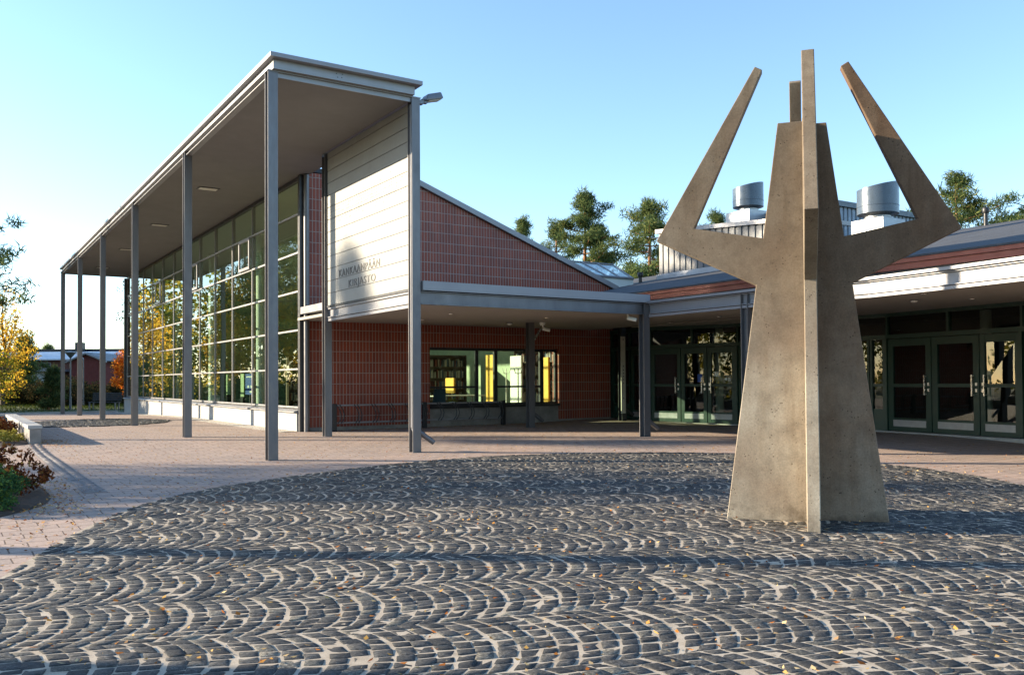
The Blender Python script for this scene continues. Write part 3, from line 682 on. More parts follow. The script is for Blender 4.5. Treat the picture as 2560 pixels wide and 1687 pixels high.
for a, b in ((1.07, 6.115), (1.17, 6.12), (1.09, 6.06), (1.16, 6.065)): k = MB(); k.box(a, -.082, b, a+.02, -.0795, b+.014); k.build('bolt_hole', M['dark_metal'], fa)
k = MB(); k.box(-.012, -.01, 6.0, 2.62, .15, 6.018); k.box(-.012, .15, 6.0, .15, 29.2, 6.018); k.box(2.45, .15, 6.0, 2.6, 4.3, 6.018); k.box(-.012, 29.2, 6.0, 2.8, 29.36, 6.018)
for i in range(5): k.box(.03, AY[i]+CDP, 5.935, .15, AY[i+1], 5.947)                       # lower flange of the edge beam
for i in range(5): k.box(.075, AY[i]+CDP, 5.947, .087, AY[i+1], 6.0)
k.box(CWD, .03, 5.925, B1X, .05, 6.0); k.box(CWD, 29.06, 5.925, 2.7, 29.1, 6.0)
k.build('edge_beam', M['steel_light'], por)
k = MB(); k.prism([(.16,.052,5.952),(2.449,.052,5.952),(2.449,4.25,5.952),(2.84,4.25,5.952),(2.84,29.05,5.952),(.16,29.05,5.952)], (0,0,.04)); sf = k.build('soffit', M['soffit'], por)
for y in (8.75, 14.6, 20.3, 26.1):
    k = MB(); k.box(.98, y-.16, 5.94, 1.48, y+.16, 5.953); o = k.build('soffit_light', M['dark_metal'], sf)
    k = MB(); k.box(1.02, y-.11, 5.932, 1.44, y+.11, 5.941); k.build('diffuser', M['diffuser'], o)

# ------------------------------------------------------------------ sign wall
sg = thing('library_sign', 'white boarded sign wall lettered KANKAANPÄÄN KIRJASTO between two steel columns', 'sign', (2.5, .2, 2.76))
PX = 2.50; y0, y1 = .20, B2Y - .02
k = MB(); zz = 2.775; step = .2535
while zz < 5.9:
    k.box(PX, y0+.02, zz+.006, PX+.05, y1-.02, min(zz+step-.006, 5.945)); zz += step
k.build('board_cladding', M['panel'], sg)
k = MB(); k.box(PX+.012, y0+.021, 2.78, PX+.045, y1-.021, 5.94); k.build('backing', M['dark_metal'], sg)
k = MB(); k.box(PX-.015, y0, 2.735, PX+.06, y0+.018, 5.945); k.box(PX-.015, y1-.018, 2.735, PX+.06, y1, 5.945); k.box(PX-.015, y0+.018, 2.735, PX+.06, y1-.018, 2.772); k.build('frame', M['dark_metal'], sg)
def text_mesh(s, size, name, mat, parent, origin, xdir, zdir=(0, 0, 1), depth_=.004, width=None):
    cu = bpy.data.curves.new('lettering', 'FONT'); cu.body = s; cu.size = size; cu.extrude = depth_; cu.resolution_u = 3; cu.space_character = 1.15
    to = bpy.data.objects.new('lettering_source', cu); COL.objects.link(to)
    dg = bpy.context.evaluated_depsgraph_get(); me = bpy.data.meshes.new_from_object(to.evaluated_get(dg)); bpy.data.objects.remove(to); bpy.data.curves.remove(cu)
    xs = [v.co.x for v in me.vertices]; f = (width/(max(xs)-min(xs))) if width else 1
    xd, zd = Vector(xdir), Vector(zdir); nd = xd.cross(zd); off = root_loc(parent); O = Vector(origin)
    for v in me.vertices: v.co = O + xd*(v.co.x-min(xs))*f + zd*v.co.y + nd*v.co.z - off
    me.name = name; me.materials.clear(); return link_mesh(name, me, mat, parent)
text_mesh('KANKAANPÄÄN', .205, 'lettering', M['letter'], sg, (PX-.005, 3.40, 3.305), (0, -1, 0), width=1.98)
text_mesh('KIRJASTO', .205, 'lettering', M['letter'], sg, (PX-.005, 2.90, 3.055), (0, -1, 0), width=1.28)
k = MB(); g = random.Random(11)
for row in range(9):                                                     # rows of drilled holes
    z = 4.43 + row*.062; dens = (.25, .55, .8, .95, .95, .9, .5, .35, .2)[row]; y = .3
    while y < 4.0:
        if g.random() < dens * (0.55 + 0.45*math.sin(y*5 + row*1.3)**2): k.box(PX-.002, y, z, PX+.001, y+.022, z+g.choice((.012, .012, .026)))
        y += .05
tag(k.build('drilled_pattern', M['letter'], sg), kind='stuff')

# flood lamp on the corner column
fl = thing('floodlight', 'grey floodlight on a bracket at the top corner of the portico', 'floodlight', (2.62, .08, 6.0))
k = MB(); k.hexa([(2.72,-.02,5.99),(3.06,-.02,6.08),(3.06,.22,6.08),(2.72,.22,5.99),(2.76,.0,6.11),(3.02,.0,6.19),(3.02,.2,6.19),(2.76,.2,6.11)]); hs = k.build('lamp_head', M['lampgrey'], fl, bevel=.02)
k = MB(); k.hexa([(2.79,.02,5.997),(3.03,.02,6.0615),(3.03,.18,6.0615),(2.79,.18,5.997),(2.79,.02,6.008),(3.03,.02,6.0715),(3.03,.18,6.0715),(2.79,.18,6.008)]); k.build('lens', M['diffuser'], hs)
k = MB(); k.box(2.61, .04, 5.93, 2.70, .14, 6.0); k.box(2.68, .05, 5.96, 2.78, .13, 6.03); k.build('bracket', M['lampgrey'], fl, bevel=.006)

# ------------------------------------------------------------------ low canopy in front of the brick wall
low = thing('low_canopy', 'low flat canopy on steel columns in front of the brick wall', 'canopy', (5, 0, 0))
CX = 7.60
k = MB(); k.box(2.63, -.05, 2.742, 7.70, 6.15, 2.90); k.build('roof_slab', M['white_metal'], low)
k = MB(); k.box(2.62, .0, 2.715, CX, .10, 2.727); k.box(2.62, .045, 2.52, CX, .055, 2.715); k.box(2.62, .0, 2.505, CX, .10, 2.519); k.build('edge_beam', M['steel'], low)
k = MB(); k.box(2.505, .2, 2.70, 2.60, 4.08, 2.73); k.box(2.545, .2, 2.545, 2.555, 4.08, 2.70); k.box(2.50, .2, 2.525, 2.60, 4.08, 2.545); k.box(2.51, .2, 2.455, 2.58, 4.08, 2.51); k.build('side_beam', M['white_metal'], low)
k = MB(); k.box(2.60, .11, 2.60, 11.0, 6.19, 2.66); so = k.build('soffit', M['soffit_low'], low)
for x, y in ((4.7, 2.74), (7.1, 2.7), (4.97, 4.6)):
    k = MB(); k.lathe((x, y, 2.585), [(0, 0), (.055, .0), (.06, .014)], 16); k.build('downlight', M['chrome'], so, smooth=True)
k = MB(); hcol(k, CX-.03, 0, zg(7.6, 0)-.1, 2.74); cc = k.build('column', M['steel'], low)
spout(CX+.12, .1, cc)
k = MB(); k.path([(CX+.12, .1, 2.33), (CX+.26, .1, 2.53), (CX+.26, .1, 2.6)], .028, 10); k.build('drain_elbow', M['chrome'], cc, smooth=True)
k = MB(); hcol(k, 7.63, 4.2, zg(7.7, 4.2)-.1, 2.6); ce = k.build('column', M['steel'], low)
spout(7.79, 4.28, ce); k = MB(); k.path([(7.79, 4.27, 2.15), (8.05, 4.27, 2.50), (8.05, 4.27, 2.6)], .03, 10); k.build('drain_elbow', M['chrome'], ce, smooth=True)
def camera_ball(x, y, label):
    t = thing('security_camera', label, 'security camera', (x, y, 2.6)); k = MB(); k.lathe((x, y, 2.52), [(0, 0), (.05, .01), (.07, .04), (.07, .08)], 16); k.build('mount', M['offwhite'], t, smooth=True)
    k = MB(); k.tube((x, y, 2.52), (x+.05, y-.03, 2.44), .018); k.tube((x+.0, y-.0, 2.45), (x+.16, y-.08, 2.41), .04); k.build('camera_body', M['offwhite'], t, smooth=True); k = MB(); k.tube((x+.155, y-.078, 2.411), (x+.17, y-.085, 2.407), .032); k.build('lens', M['black'], t)
camera_ball(7.38, .28, 'white security camera beside the front corner column of the low canopy'); camera_ball(7.95, 4.1, 'white security camera beside the rear column of the low canopy')
def ceiling_lamp(x, y, label):
    t = thing('ceiling_lamp', label, 'ceiling lamp', (x, y, 2.58), 'ceiling lamps under the canopies'); k = MB(); k.lathe((x, y, 2.53), [(.0, .0), (.05, .01), (.065, .035)], 16); k.build('globe', M['offwhite'], t, smooth=True); k = MB(); k.lathe((x, y, 2.565), [(.075, 0), (.075, .035)], 16); k.build('collar', M['lampgrey'], t, smooth=True)
ceiling_lamp(7.2, 4.4, 'round white ceiling lamp left of the rear column of the low canopy'); ceiling_lamp(2.95, 1.6, 'round white ceiling lamp beside the sign wall')

# ------------------------------------------------------------------ entrance hall with green doors
hall = thing('entrance_hall', 'single storey hall with green framed glass doors under a curving canopy', 'building', (12, 0, 0))
FP = [(11.78,6.18),(11.65,4.39),(12.30,1.93),(12.66,-1.94),(12.20,-4.96),(11.72,-8.1),(11.1,-11.5)]
def segbox(mb, i, d0, d1, z0, z1, o0, o1):
    P, Q = Vector(FP[i]), Vector(FP[i+1]); u = (Q-P).normalized(); n = Vector((-u.y, u.x)) * -1
    if n.x > 0: n = -n                                                   # towards the square
    c = [P + u*d + n*o for d, o in ((d0, o0), (d1, o0), (d1, o1), (d0, o1))]
    return mb.hexa([(p.x, p.y, z0) for p in c] + [(p.x, p.y, z1) for p in c])
def seglen(i): return (Vector(FP[i+1]) - Vector(FP[i])).length
ZB, ZR, ZH = .10, 2.03, 2.50
k = MB()
for i in range(6): segbox(k, i, 0, seglen(i), -.1, ZB, -.06, .13)
k.build('threshold', plain('threshold_stone', (.33,.32,.30), .6), hall)
k = MB()
for i in range(6):
    segbox(k, i, 0, seglen(i), ZH, ZH+.10, -.06, .06); segbox(k, i, 0, seglen(i), ZR, ZR+.09, -.05, .05)
DOORS = {0: [(.95, 1.75)], 1: [(.03, .93), (.95, 1.70), (1.72, 2.50)], 2: [(.05, .95), (1.05, 1.95), (2.0, 2.9)], 3: [(.04, 1.12), (1.14, 2.20), (2.22, 3.03)], 4: [(.1, 1.15), (1.2, 2.25)], 5: []}
SIDE = {0: [(.1, .42), (.47, .92)], 2: [(3.0, 3.5), (3.52, 3.85)], 4: [(2.4, 3.1)], 5: [(.1, 1.2), (1.3, 2.4)]}
for i in range(6):
    L = seglen(i); segbox(k, i, 0, .03, ZB, ZR, -.05, .05)
    segbox(k, i, L*.5-.03, L*.5+.03, ZR+.09, ZH, -.045, .045); segbox(k, i, 0, .05, ZR+.09, ZH, -.045, .045); segbox(k, i, L-.04, L, ZB, ZR, -.05, .05)
    for a, b in SIDE.get(i, []):
        segbox(k, i, a, a+.05, ZB, ZR, -.05, .05); segbox(k, i, b-.05, b, ZB, ZR, -.05, .05); segbox(k, i, a+.05, b-.05, ZB, .55, -.04, .035); segbox(k, i, a+.05, b-.05, 1.03, 1.09, -.035, .035)
ff = k.build('facade_frame', M['green'], hall)
def segpane(mb, i, d0, d1, z0, z1, o):
    P, Q = Vector(FP[i]), Vector(FP[i+1]); u = (Q-P).normalized(); n = Vector((u.y, -u.x))
    if n.x > 0: n = -n
    a, b = P+u*d0+n*o, P+u*d1+n*o; t = random.gauss(0, .0015)
    mb.add([(a.x+t, a.y, z0), (b.x-t, b.y, z0), (b.x+t, b.y, z1), (a.x-t, a.y, z1)], [(0, 1, 2, 3)])
k = MB()
for i in range(6):
    segpane(k, i, .05, seglen(i)-.04, ZR+.09, ZH, 0)
    for a, b in SIDE.get(i, []): segpane(k, i, a+.05, b-.05, .55, ZR, 0)
k.build('fixed_glazing', M['glass_door'], ff)
for i, lst in DOORS.items():
    for j, (a, b) in enumerate(lst):
        w = b - a; st = .13 if w > .9 else .10; fm = MB(); o0, o1 = -.03, .032
        segbox(fm, i, a, a+st, ZB+.01, ZR-.01, o0, o1); segbox(fm, i, b-st, b, ZB+.01, ZR-.01, o0, o1)
        segbox(fm, i, a+st, b-st, ZR-.16, ZR-.01, o0, o1-.002); segbox(fm, i, a+st, b-st, ZB+.01, .38, o0, o1-.002); segbox(fm, i, a+st, b-st, 1.02, 1.09, o0+.005, o1-.004)
        dr = fm.build('door', M['green'], hall, bevel=.003)
        k = MB(); segpane(k, i, a+st, b-st, .38, 1.02, 0); segpane(k, i, a+st, b-st, 1.09, ZR-.16, 0); k.build('pane', M['glass_door'], dr)
        k = MB(); segbox(k, i, a+st, b-st, .20, .335, o1-.001, o1+.006); k.build('kick_plate', M['galv'], dr)
        right = not ((i == 1 and j == 2) or (i == 3 and j == 2)); hd = b - .09 if right else a + .09; sgn = -1 if right else 1
        k = MB(); segbox(k, i, hd+sgn*.03-.011, hd+sgn*.03+.011, .86, 1.26, .075, .097); segbox(k, i, hd+sgn*.03-.009, hd+sgn*.03+.009, .87, .89, .03, .075); segbox(k, i, hd+sgn*.03-.009, hd+sgn*.03+.009, 1.23, 1.25, .03, .075)
        segbox(k, i, hd-sgn*.03-.02, hd-sgn*.03+.02, 1.05, 1.11, .03, .045); segbox(k, i, hd-sgn*.03-.02, hd-sgn*.03+.02, .93, .99, .03, .045); k.build('handle', M['chrome'], dr)
# stickers on the doors
for (i, d0, d1, z0, z1, mat) in ((1, 1.42, 1.56, 1.14, 1.34, 'blue'), (1, 1.88, 2.03, 1.28, 1.40, 'offwhite'), (1, 2.28, 2.35, 1.16, 1.25, 'offwhite'), (1, 2.19, 2.25, 1.17, 1.24, 'offwhite')):
    k = MB(); segbox(k, i, d0, d1, z0, z1, .004, .008); tag(k.build('door_sticker', M[mat]), {'blue': 'small blue notice on the middle glass door of the left group'}.get(mat, 'pale notice on the third glass door of the left group' if d0 < 2 else 'little round pale sticker on the third glass door' if d0 > 2.25 else 'smaller pale sticker left of the round one on the third door'), 'sticker')
# dark rooms behind the doors
k = MB(); ib = []
for p in FP: ib.append((p[0], p[1]))
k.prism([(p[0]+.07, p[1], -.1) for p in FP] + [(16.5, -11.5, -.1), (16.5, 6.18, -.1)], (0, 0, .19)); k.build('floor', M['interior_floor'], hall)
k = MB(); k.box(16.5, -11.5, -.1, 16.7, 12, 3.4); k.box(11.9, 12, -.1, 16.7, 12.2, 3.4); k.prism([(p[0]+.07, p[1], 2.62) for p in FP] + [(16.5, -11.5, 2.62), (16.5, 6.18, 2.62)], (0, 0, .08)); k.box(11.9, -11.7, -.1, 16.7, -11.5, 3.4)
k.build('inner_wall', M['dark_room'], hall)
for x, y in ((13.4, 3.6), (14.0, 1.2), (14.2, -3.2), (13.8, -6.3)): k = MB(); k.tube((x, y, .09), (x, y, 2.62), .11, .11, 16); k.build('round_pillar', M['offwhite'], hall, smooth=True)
# canopy edge
CP = [(7.62,-.02),(7.62,-2.9),(7.85,-4.85),(7.72,-6.2),(7.55,-7.4),(7.25,-9.0),(6.9,-11.0)]
def strip(mb, pts, o0, o1, z0, z1):
    for a, b in zip(pts[:-1], pts[1:]): mb.hexa([(a[0]+o0, a[1], z0), (a[0]+o1, a[1], z0), (b[0]+o1, b[1], z0), (b[0]+o0, b[1], z0), (a[0]+o0, a[1], z1), (a[0]+o1, a[1], z1), (b[0]+o1, b[1], z1), (b[0]+o0, b[1], z1)])
    return mb
k = MB(); k.prism([(p[0], p[1], 2.725) for p in CP] + [(10.6, -11, 2.725), (10.6, -.02, 2.725)], (0, 0, .045)); cs = k.build('canopy_slab', M['white_metal'], hall)
k = strip(MB(), CP, .10, .115, 2.53, 2.70); strip(k, CP, .05, .165, 2.701, 2.713); strip(k, CP, .05, .165, 2.515, 2.529); strip(k, CP, .06, .15, 2.455, 2.50); k.build('edge_beam', M['white_metal'], cs)
k = MB(); k.prism([(p[0]+.17, p[1], 2.575) for p in CP] + [(p[0]-.05, p[1], 2.575) for p in reversed(FP[2:])] + [(11.0, 4.4, 2.575), (11.0, .1, 2.575), (7.8, .1, 2.575)], (0, 0, .02)); cso = k.build('canopy_soffit', M['soffit_low'], hall)
for x, y in ((10.1, .4), (10.6, 2.5), (9.3, -4.9), (10.9, -4.8), (10.2, -7.4)):
    k = MB(); k.lathe((x, y, 2.565), [(0, 0), (.055, 0), (.06, .012)], 16); k.build('downlight', M['chrome'], cso, smooth=True)
ceiling_lamp(10.17, -.21, 'round white ceiling lamp left of the sculpture, under the hall canopy'); ceiling_lamp(10.2, -4.15, 'round white ceiling lamp right of the sculpture, under the hall canopy')
k = MB(); hcol(k, 7.66, -2.62, zg(7.66, -2.62)-.1, 2.72); k.build('column', M['steel'], hall)
k = MB(); hcol(k, 7.70, -8.5, -.1, 2.72); k.build('column', M['steel'], hall)
k = MB(); hcol(k, 10.98, 4.78, -.1, 2.6); cdx = k.build('column', M['dark_metal'], hall)
k = MB(); k.box(10.93, 4.74, .32, 11.07, 4.765, 2.36); pk = k.build('sign_plate', plain('weathered_plate', (.50,.48,.42), .5, .1, .15, 4), cdx)
k = MB()
for z in (2.26, 1.55, 1.45, 1.36, 1.28, 1.2, 1.1, .7): k.box(10.985, 4.737, z, 11.015, 4.7395, z+.035)
k.build('mark', M['letter'], pk)
spout(11.14, 4.86, cdx, mat='dark_metal')
# eave and roof
EX = 8.62; ET = 6.05
k = MB(); k.box(EX, -11, 3.03, 8.72, ET, 3.10); k.box(EX+.03, -11, 2.93, 8.72, ET, 3.024); ev = k.build('eave_sheet', M['redmetal'], hall)
k = MB(); k.box(8.70, -11, 2.78, 8.90, 6.05, 2.93); k.build('eave_wall', M['dark_metal'], hall)
def rz(x): return 3.115 + .205*(x-8.6)
k = MB(); k.prism([(EX-.02, -11, 3.10), (18.2, -11, 3.10+.205*9.58), (18.2, -11, rz(18.2)+.02), (EX-.02, -11, 3.13)], (0, 17.05, 0))
k.prism([(12.05, 6.05, 3.72), (18.2, 6.05, 4.98), (18.2, 6.05, rz(18.2)+.02), (12.05, 6.05, rz(12.05)+.02)], (0, 6.5, 0)); hr = k.build('roof', M['roof'], hall)
k = MB(); k.box(11.87, 6.2, 2.7, 12.05, 12.4, 3.80); k.box(12.05, 12.3, 0, 18.2, 12.5, 3.7); k.box(18.2, -11, 0, 18.4, 12.5, 4.9); k.box(8.9, -11.1, 0, 18.2, -10.95, 3.1); k.build('back_wall', M['roof'], hall)
# corrugated roof lanterns
def corrugated(mb, p0, p1, z0, z1a, z1b, pitch=.24, dep=.03):
    P, Q = Vector(p0), Vector(p1); L = (Q-P).length; u = (Q-P)/L; n = Vector((u.y, -u.x)); prof = []; d = 0
    while d < L:
        for a, o in ((0, 0), (.60, 0), (.68, -dep), (.92, -dep)): 
            if d + a*pitch < L: prof.append((d + a*pitch, o))
        d += pitch
    prof.append((L, 0)); base = len(mb.v); vs = []
    for dd, o in prof:
        q = P + u*dd + n*o; zt = z1a + (z1b-z1a)*dd/L; vs += [(q.x, q.y, z0), (q.x, q.y, zt)]
    mb.add(vs, [(2*i, 2*i+2, 2*i+3, 2*i+1) for i in range(len(prof)-1)]); return mb
ln = MB(); corrugated(ln, (14, 6.6), (14, 1.25), 4.37, 5.63, 5.20); corrugated(ln, (14, 1.25), (19, 1.25), 4.2, 5.20, 5.20); corrugated(ln, (19, 6.6), (14, 6.6), 4.37, 5.63, 5.63)
lo = ln.build('roof_lantern', M['corr'], hall)
k = MB(); k.prism([(13.93, 6.7, 5.63), (13.93, 1.15, 5.19), (13.93, 1.15, 5.30), (13.93, 6.7, 5.75)], (5.2, 0, 0)); k.build('edge_flashing', M['white_metal'], lo)
k = MB(); k.box(13.90, 1.2, 4.0, 13.965, 6.62, 4.37); k.build('base_flashing', M['galv'], lo)
ln = MB(); corrugated(ln, (15.0, 1.18), (19.6, 1.18), 4.3, 5.66, 5.66, .17); lo2 = ln.build('roof_lantern', plain('blue_grey_sheet', (.15,.19,.25), .45, .3), hall)
k = MB(); k.box(15.0, 1.2, 4.3, 19.6, 3.4, 5.66); k.box(14.98, 1.10, 5.66, 19.65, 3.45, 5.80); k.build('cap', plain('blue_grey_cap', (.10,.125,.15), .5, .2), lo2)
# skylight
sk = thing('roof_skylight', 'sloping blue glass skylight rising behind the brick gable', 'skylight', (12.3, 8, 4)); A = (11.55, 12.9, 11.5, 13.32)
k = MB(); k.add([(11.5,6.5,4.18),(12.88,6.5,4.18),(13.34,8,4.79),(11.5,8,4.79)], [(0,1,2,3)]); k.add([(13.34,8,4.79),(11.5,8,4.79),(11.5,9.5,4.18),(13.8,9.5,4.18)], [(0,1,2,3)]); k.build('glazing', M['glass_roof'], sk)
k = MB()
def bar(a, b, r=.025): k.tube(a, b, r, r, 6)
for t in (0, .33, .66, 1.0): bar((11.5+1.38*t, 6.5, 4.185), (11.5+1.84*t, 8, 4.795))
bar((11.5,8,4.8),(13.34,8,4.8)); bar((11.5,6.5,4.185),(12.88,6.5,4.185), .04); k.build('frame', M['steel_light'], sk)
k = MB(); k.box(11.5, 6.52, 3.6, 12.9, 9.5, 4.15); k.build('upstand', M['offwhite'], sk)
k = MB()
for t in (.25, .62): x = 11.5 + 1.6*t; k.prism([(x, 7.3, 4.16), (x+.5, 7.3, 4.16), (x+.28, 7.3, 4.55)], (0, .04, 0))
k.build('roof_truss', M['offwhite'], sk)

# rooftop ventilators and vent pipes
def ventilator(x, y, z0, zb, bw, r, hz, label, ang):
    t = thing('rooftop_ventilator', label, 'ventilator', (x, y, z0), 'cowled ventilators on the hall roof')
    k = MB(); h = bw/2; k.box(x-h, y-h, z0, x+h, y+h, zb); k.box(x-h-.012, y-h-.012, zb-.10, x+h+.012, y+h+.012, zb-.085) if False else None
    k.build('base_box', M['galv'], t, bevel=.006)
    k = MB(); k.lathe((x, y, zb), [(r*.62, 0), (r*.62, .03), (r*.70, .035), (r*.70, .05), (r*.62, .055), (r*.62, .16)], 32); k.build('neck', M['galv'], t, smooth=True)
    ca, sa = math.cos(ang), math.sin(ang)
    def cut(dx, dy): return .085 * ((dx*ca + dy*sa)/r + 0.0)
    cut.ring = 6
    k = MB(); k.lathe((x, y, zb+.08), [(r*.55, .0), (r, .06), (r, .22), (r+.006, .225), (r+.006, .235), (r, .24), (r, hz), (r-.012, hz), (r-.012, .2), (0, .2)], 40, cut)
    # keep the inner rings below the slanted rim
    vs = k.v; n = 40
    for j in (8, 9):
        for i in range(n): x_, y_, z_ = vs[j*n+i]; vs[j*n+i] = (x_, y_, zb+.28)
    k.build('cowl', M['vent'], t, smooth=True)
ANG = math.atan2(-.5405, .8413)
ventilator(14.75, 3.75, 5.36, 5.87, .86, .42, .66, 'round cowled ventilator on the white corrugated lantern, left of the sculpture trunk', ANG)
ventilator(13.7, -1.05, 4.05, 4.79, .82, .45, .70, 'larger round cowled ventilator framed by the right arm of the sculpture', ANG)
def vent_pipe(x, y, h, label):
    t = thing('vent_pipe', label, 'vent pipe', (x, y, rz(x)), 'dark vent pipes on the hall roof'); z = rz(x)
    k = MB(); k.tube((x, y, z-.05), (x, y, z+h-.1), .055, .05, 14); k.build('pipe', M['black'], t, smooth=True)
    k = MB(); k.lathe((x, y, z+h-.13), [(0, 0), (.075, .0), (.085, .03), (.085, .11), (.07, .14), (0, .14)], 16); k.build('cap', M['black'], t, smooth=True)
vent_pipe(12.6, 6.95, .33, 'small dark vent pipe in front of the skylight'); vent_pipe(13.5, 6.9, .32, 'dark vent pipe left of the corrugated roof lantern'); vent_pipe(17.9, -1.2, .46, 'tall dark vent pipe on the roof right of the sculpture')

# ------------------------------------------------------------------ concrete sculpture
scu = thing('concrete_sculpture', 'brown concrete sculpture with four angular raised arms on the cobbles', 'sculpture', (SCX, SCY, 0))
PH = R_(-48.9); HT = .05
PROF = [(0,-.03),(.655,-.03),(.654,0),(.39,2.003),(1.232,2.422),(.381,3.88),(.319,3.846),(.904,2.515),(.328,2.401),(.199,3.377),(0,3.377)]
SCC = (2.006, -8.389)
def wing(ang, off, zb, mat='concrete'):                           # four equal wings meet like a pinwheel
    u = Vector((math.cos(ang), math.sin(ang), 0)); n = Vector((-u.y, u.x, 0)); c = Vector((SCC[0], SCC[1], 0))
    k = MB(); k.prism([c + u*r + n*(off - HT) + Vector((0, 0, z)) for r, z in PROF], n*2*HT); k.build('wing', M[mat], scu, bevel=.006)
wing(PH, .05, 0, 'concrete_brown'); wing(PH + math.pi, .05, 0); wing(PH - math.pi/2 - R_(1.8), .05, 0); wing(PH + math.pi/2 - R_(1.8), .05, 0)

# ------------------------------------------------------------------ square furniture
rk = thing('bicycle_rack', 'low steel bicycle rack with curved hoops along the brick wall', 'bicycle rack', (5.3, 5.7, 0))
RY = 5.75; ra, rb = 3.3, 7.85
for z, nm in ((.60, 'rail'), (.20, 'rail')):
    k = MB(); k.tube((ra, RY, z+.06), (rb, RY, z+.06), .022, .022, 12); k.build(nm, M['steel_light'], rk, smooth=True)
x = ra + .1
while x < rb - .15:
    k = MB()
    for o in (0, .075): k.path([(x+o-.05, RY-.02, .68), (x+o+.02, RY-.05, .56), (x+o+.05, RY-.06, .44), (x+o+.04, RY-.05, .34), (x+o-.02, RY-.03, .25)], .012, 8)
    k.build('hoop', M['dark_metal'], rk, smooth=True); x += .43
for xx in (rb, ra, 5.6):
    k = MB(); k.box(xx-.05, RY-.05, zg(xx, RY)-.05, xx+.05, RY+.05, .70); k.build('post', M['black'], rk, bevel=.008)

wl = thing('low_stone_wall', 'low grey stone wall with pale cap slabs beside the planting bed', 'wall', (-2.72, 9, 0))
blocks = [(5.56, 8.1), (8.16, 10.6), (10.66, 12.95)]; stone = M['grey_concrete']
for a, b in blocks:
    k = MB(); k.box(-2.82, a, -.15, -2.62, b, .34); k.build('stone_block', stone, wl, bevel=.01)
    k = MB(); k.box(-2.85, a-.015, .342, -2.60, b+.015, .41); k.build('cap_slab', M['plinth'], wl, bevel=.008)
k = MB(); k.box(-5.2, 12.97, -.15, -2.63, 13.17, .34); k.build('stone_block', stone, wl, bevel=.01); k = MB(); k.box(-5.2, 12.96, .342, -2.60, 13.2, .41); k.build('cap_slab', M['plinth'], wl, bevel=.008)

gr = thing('drain_grate', 'dark slotted drain grate set in the cobbles', 'drain grate', (-2.48, -5.0, 0)); k = MB(); k.lathe((-2.48, -5.0, .002), [(.13, 0), (.135, .011), (.15, .011), (.155, 0)], 24); k.build('rim', M['black'], gr)
k = MB()
for i in range(7): a = -.108 + .036*i; h = math.sqrt(max(0, .13**2 - a*a)); k.box(-2.48-h, -5.0+a-.009, .004, -2.48+h, -5.0+a+.009, .0105)
k.build('bar', M['black'], gr)
k = MB(); k.lathe((-2.48, -5.0, .0075), [(0, 0), (.135, 0)], 24); k.build('pit', M['black'], gr)

bn = thing('park_bench', 'dark slatted park bench on the grass behind the colonnade', 'bench', (2.9, 36.8, -.25))
bx_, by_, bz_ = 2.9, 36.8, -.22; bd = Vector((.78, -.62, 0)).normalized(); bnrm = Vector((-.62, -.78, 0))
def bpt(u, o, z): q = Vector((bx_, by_, bz_)) + bd*u + bnrm*o; return (q.x, q.y, q.z + z)
def bbox(mb, u0, u1, o0, o1, z0, z1): mb.hexa([bpt(u0,o0,z0), bpt(u1,o0,z0), bpt(u1,o1,z0), bpt(u0,o1,z0), bpt(u0,o0,z1), bpt(u1,o0,z1), bpt(u1,o1,z1), bpt(u0,o1,z1)])
k = MB(); [bbox(k, -.8, .8, .02+.1*i, .10+.1*i, .42, .46) for i in range(4)]; k.build('seat', M['wood_dark'], bn)
k = MB(); [bbox(k, -.8, .8, -.06-.02*i, -.02-.02*i, .52+.11*i, .60+.11*i) for i in range(4)]; k.build('backrest', M['wood_dark'], bn)
for u in (-.7, .7):
    for o in (.03, .38): k = MB(); bbox(k, u-.03, u+.03, o, o+.05, -.05, .42); k.build('leg', M['steel'], bn)
def lamp(x, y, z, H, label, cone):
    t = thing('street_lamp', label, 'street lamp', (x, y, z), 'lamp posts on the lawn'); k = MB(); k.tube((x, y, z-.1), (x, y, z+H*.28), .065, .06, 12); k.tube((x, y, z+H*.28), (x, y, z+H), .042, .036, 12); k.build('pole', M['lampgrey'], t, smooth=True)
    k = MB()
    if cone:
        k.lathe((x, y, z+H), [(.05, 0), (.26, .26), (.30, .27), (.30, .31), (.05, .36), (0, .36)], 20); k.build('lamp_head', M['lampgrey'], t, smooth=True)
        k = MB(); k.lathe((x, y, z+H+.02), [(.03, 0), (.22, .235), (0, .235)], 20); k.build('diffuser', M['diffuser'], t)
    else:
        k.path([(x, y, z+H), (x-.04, y+.01, z+H+.12), (x-.16, y+.05, z+H+.17), (x-.3, y+.09, z+H+.13)], .05, 8); k.build('lamp_head', M['white_metal'], t, smooth=True)
def place(u, d, v=None): 
    x, y = cw((u-1280)/2200*d, d); return x, y, (1.2 + (959.5 - .00605*u - v)/2200*d) if v else None
x, y, z = place(176, 47, 1028); lamp(x, y, z, 2.85, 'lamp post with a cone shaped head between the last two colonnade columns', True)
x, y, z = place(208, 52, 1020); lamp(x, y, z, 2.85, 'lamp post with a bent white head behind the colonnade', False)

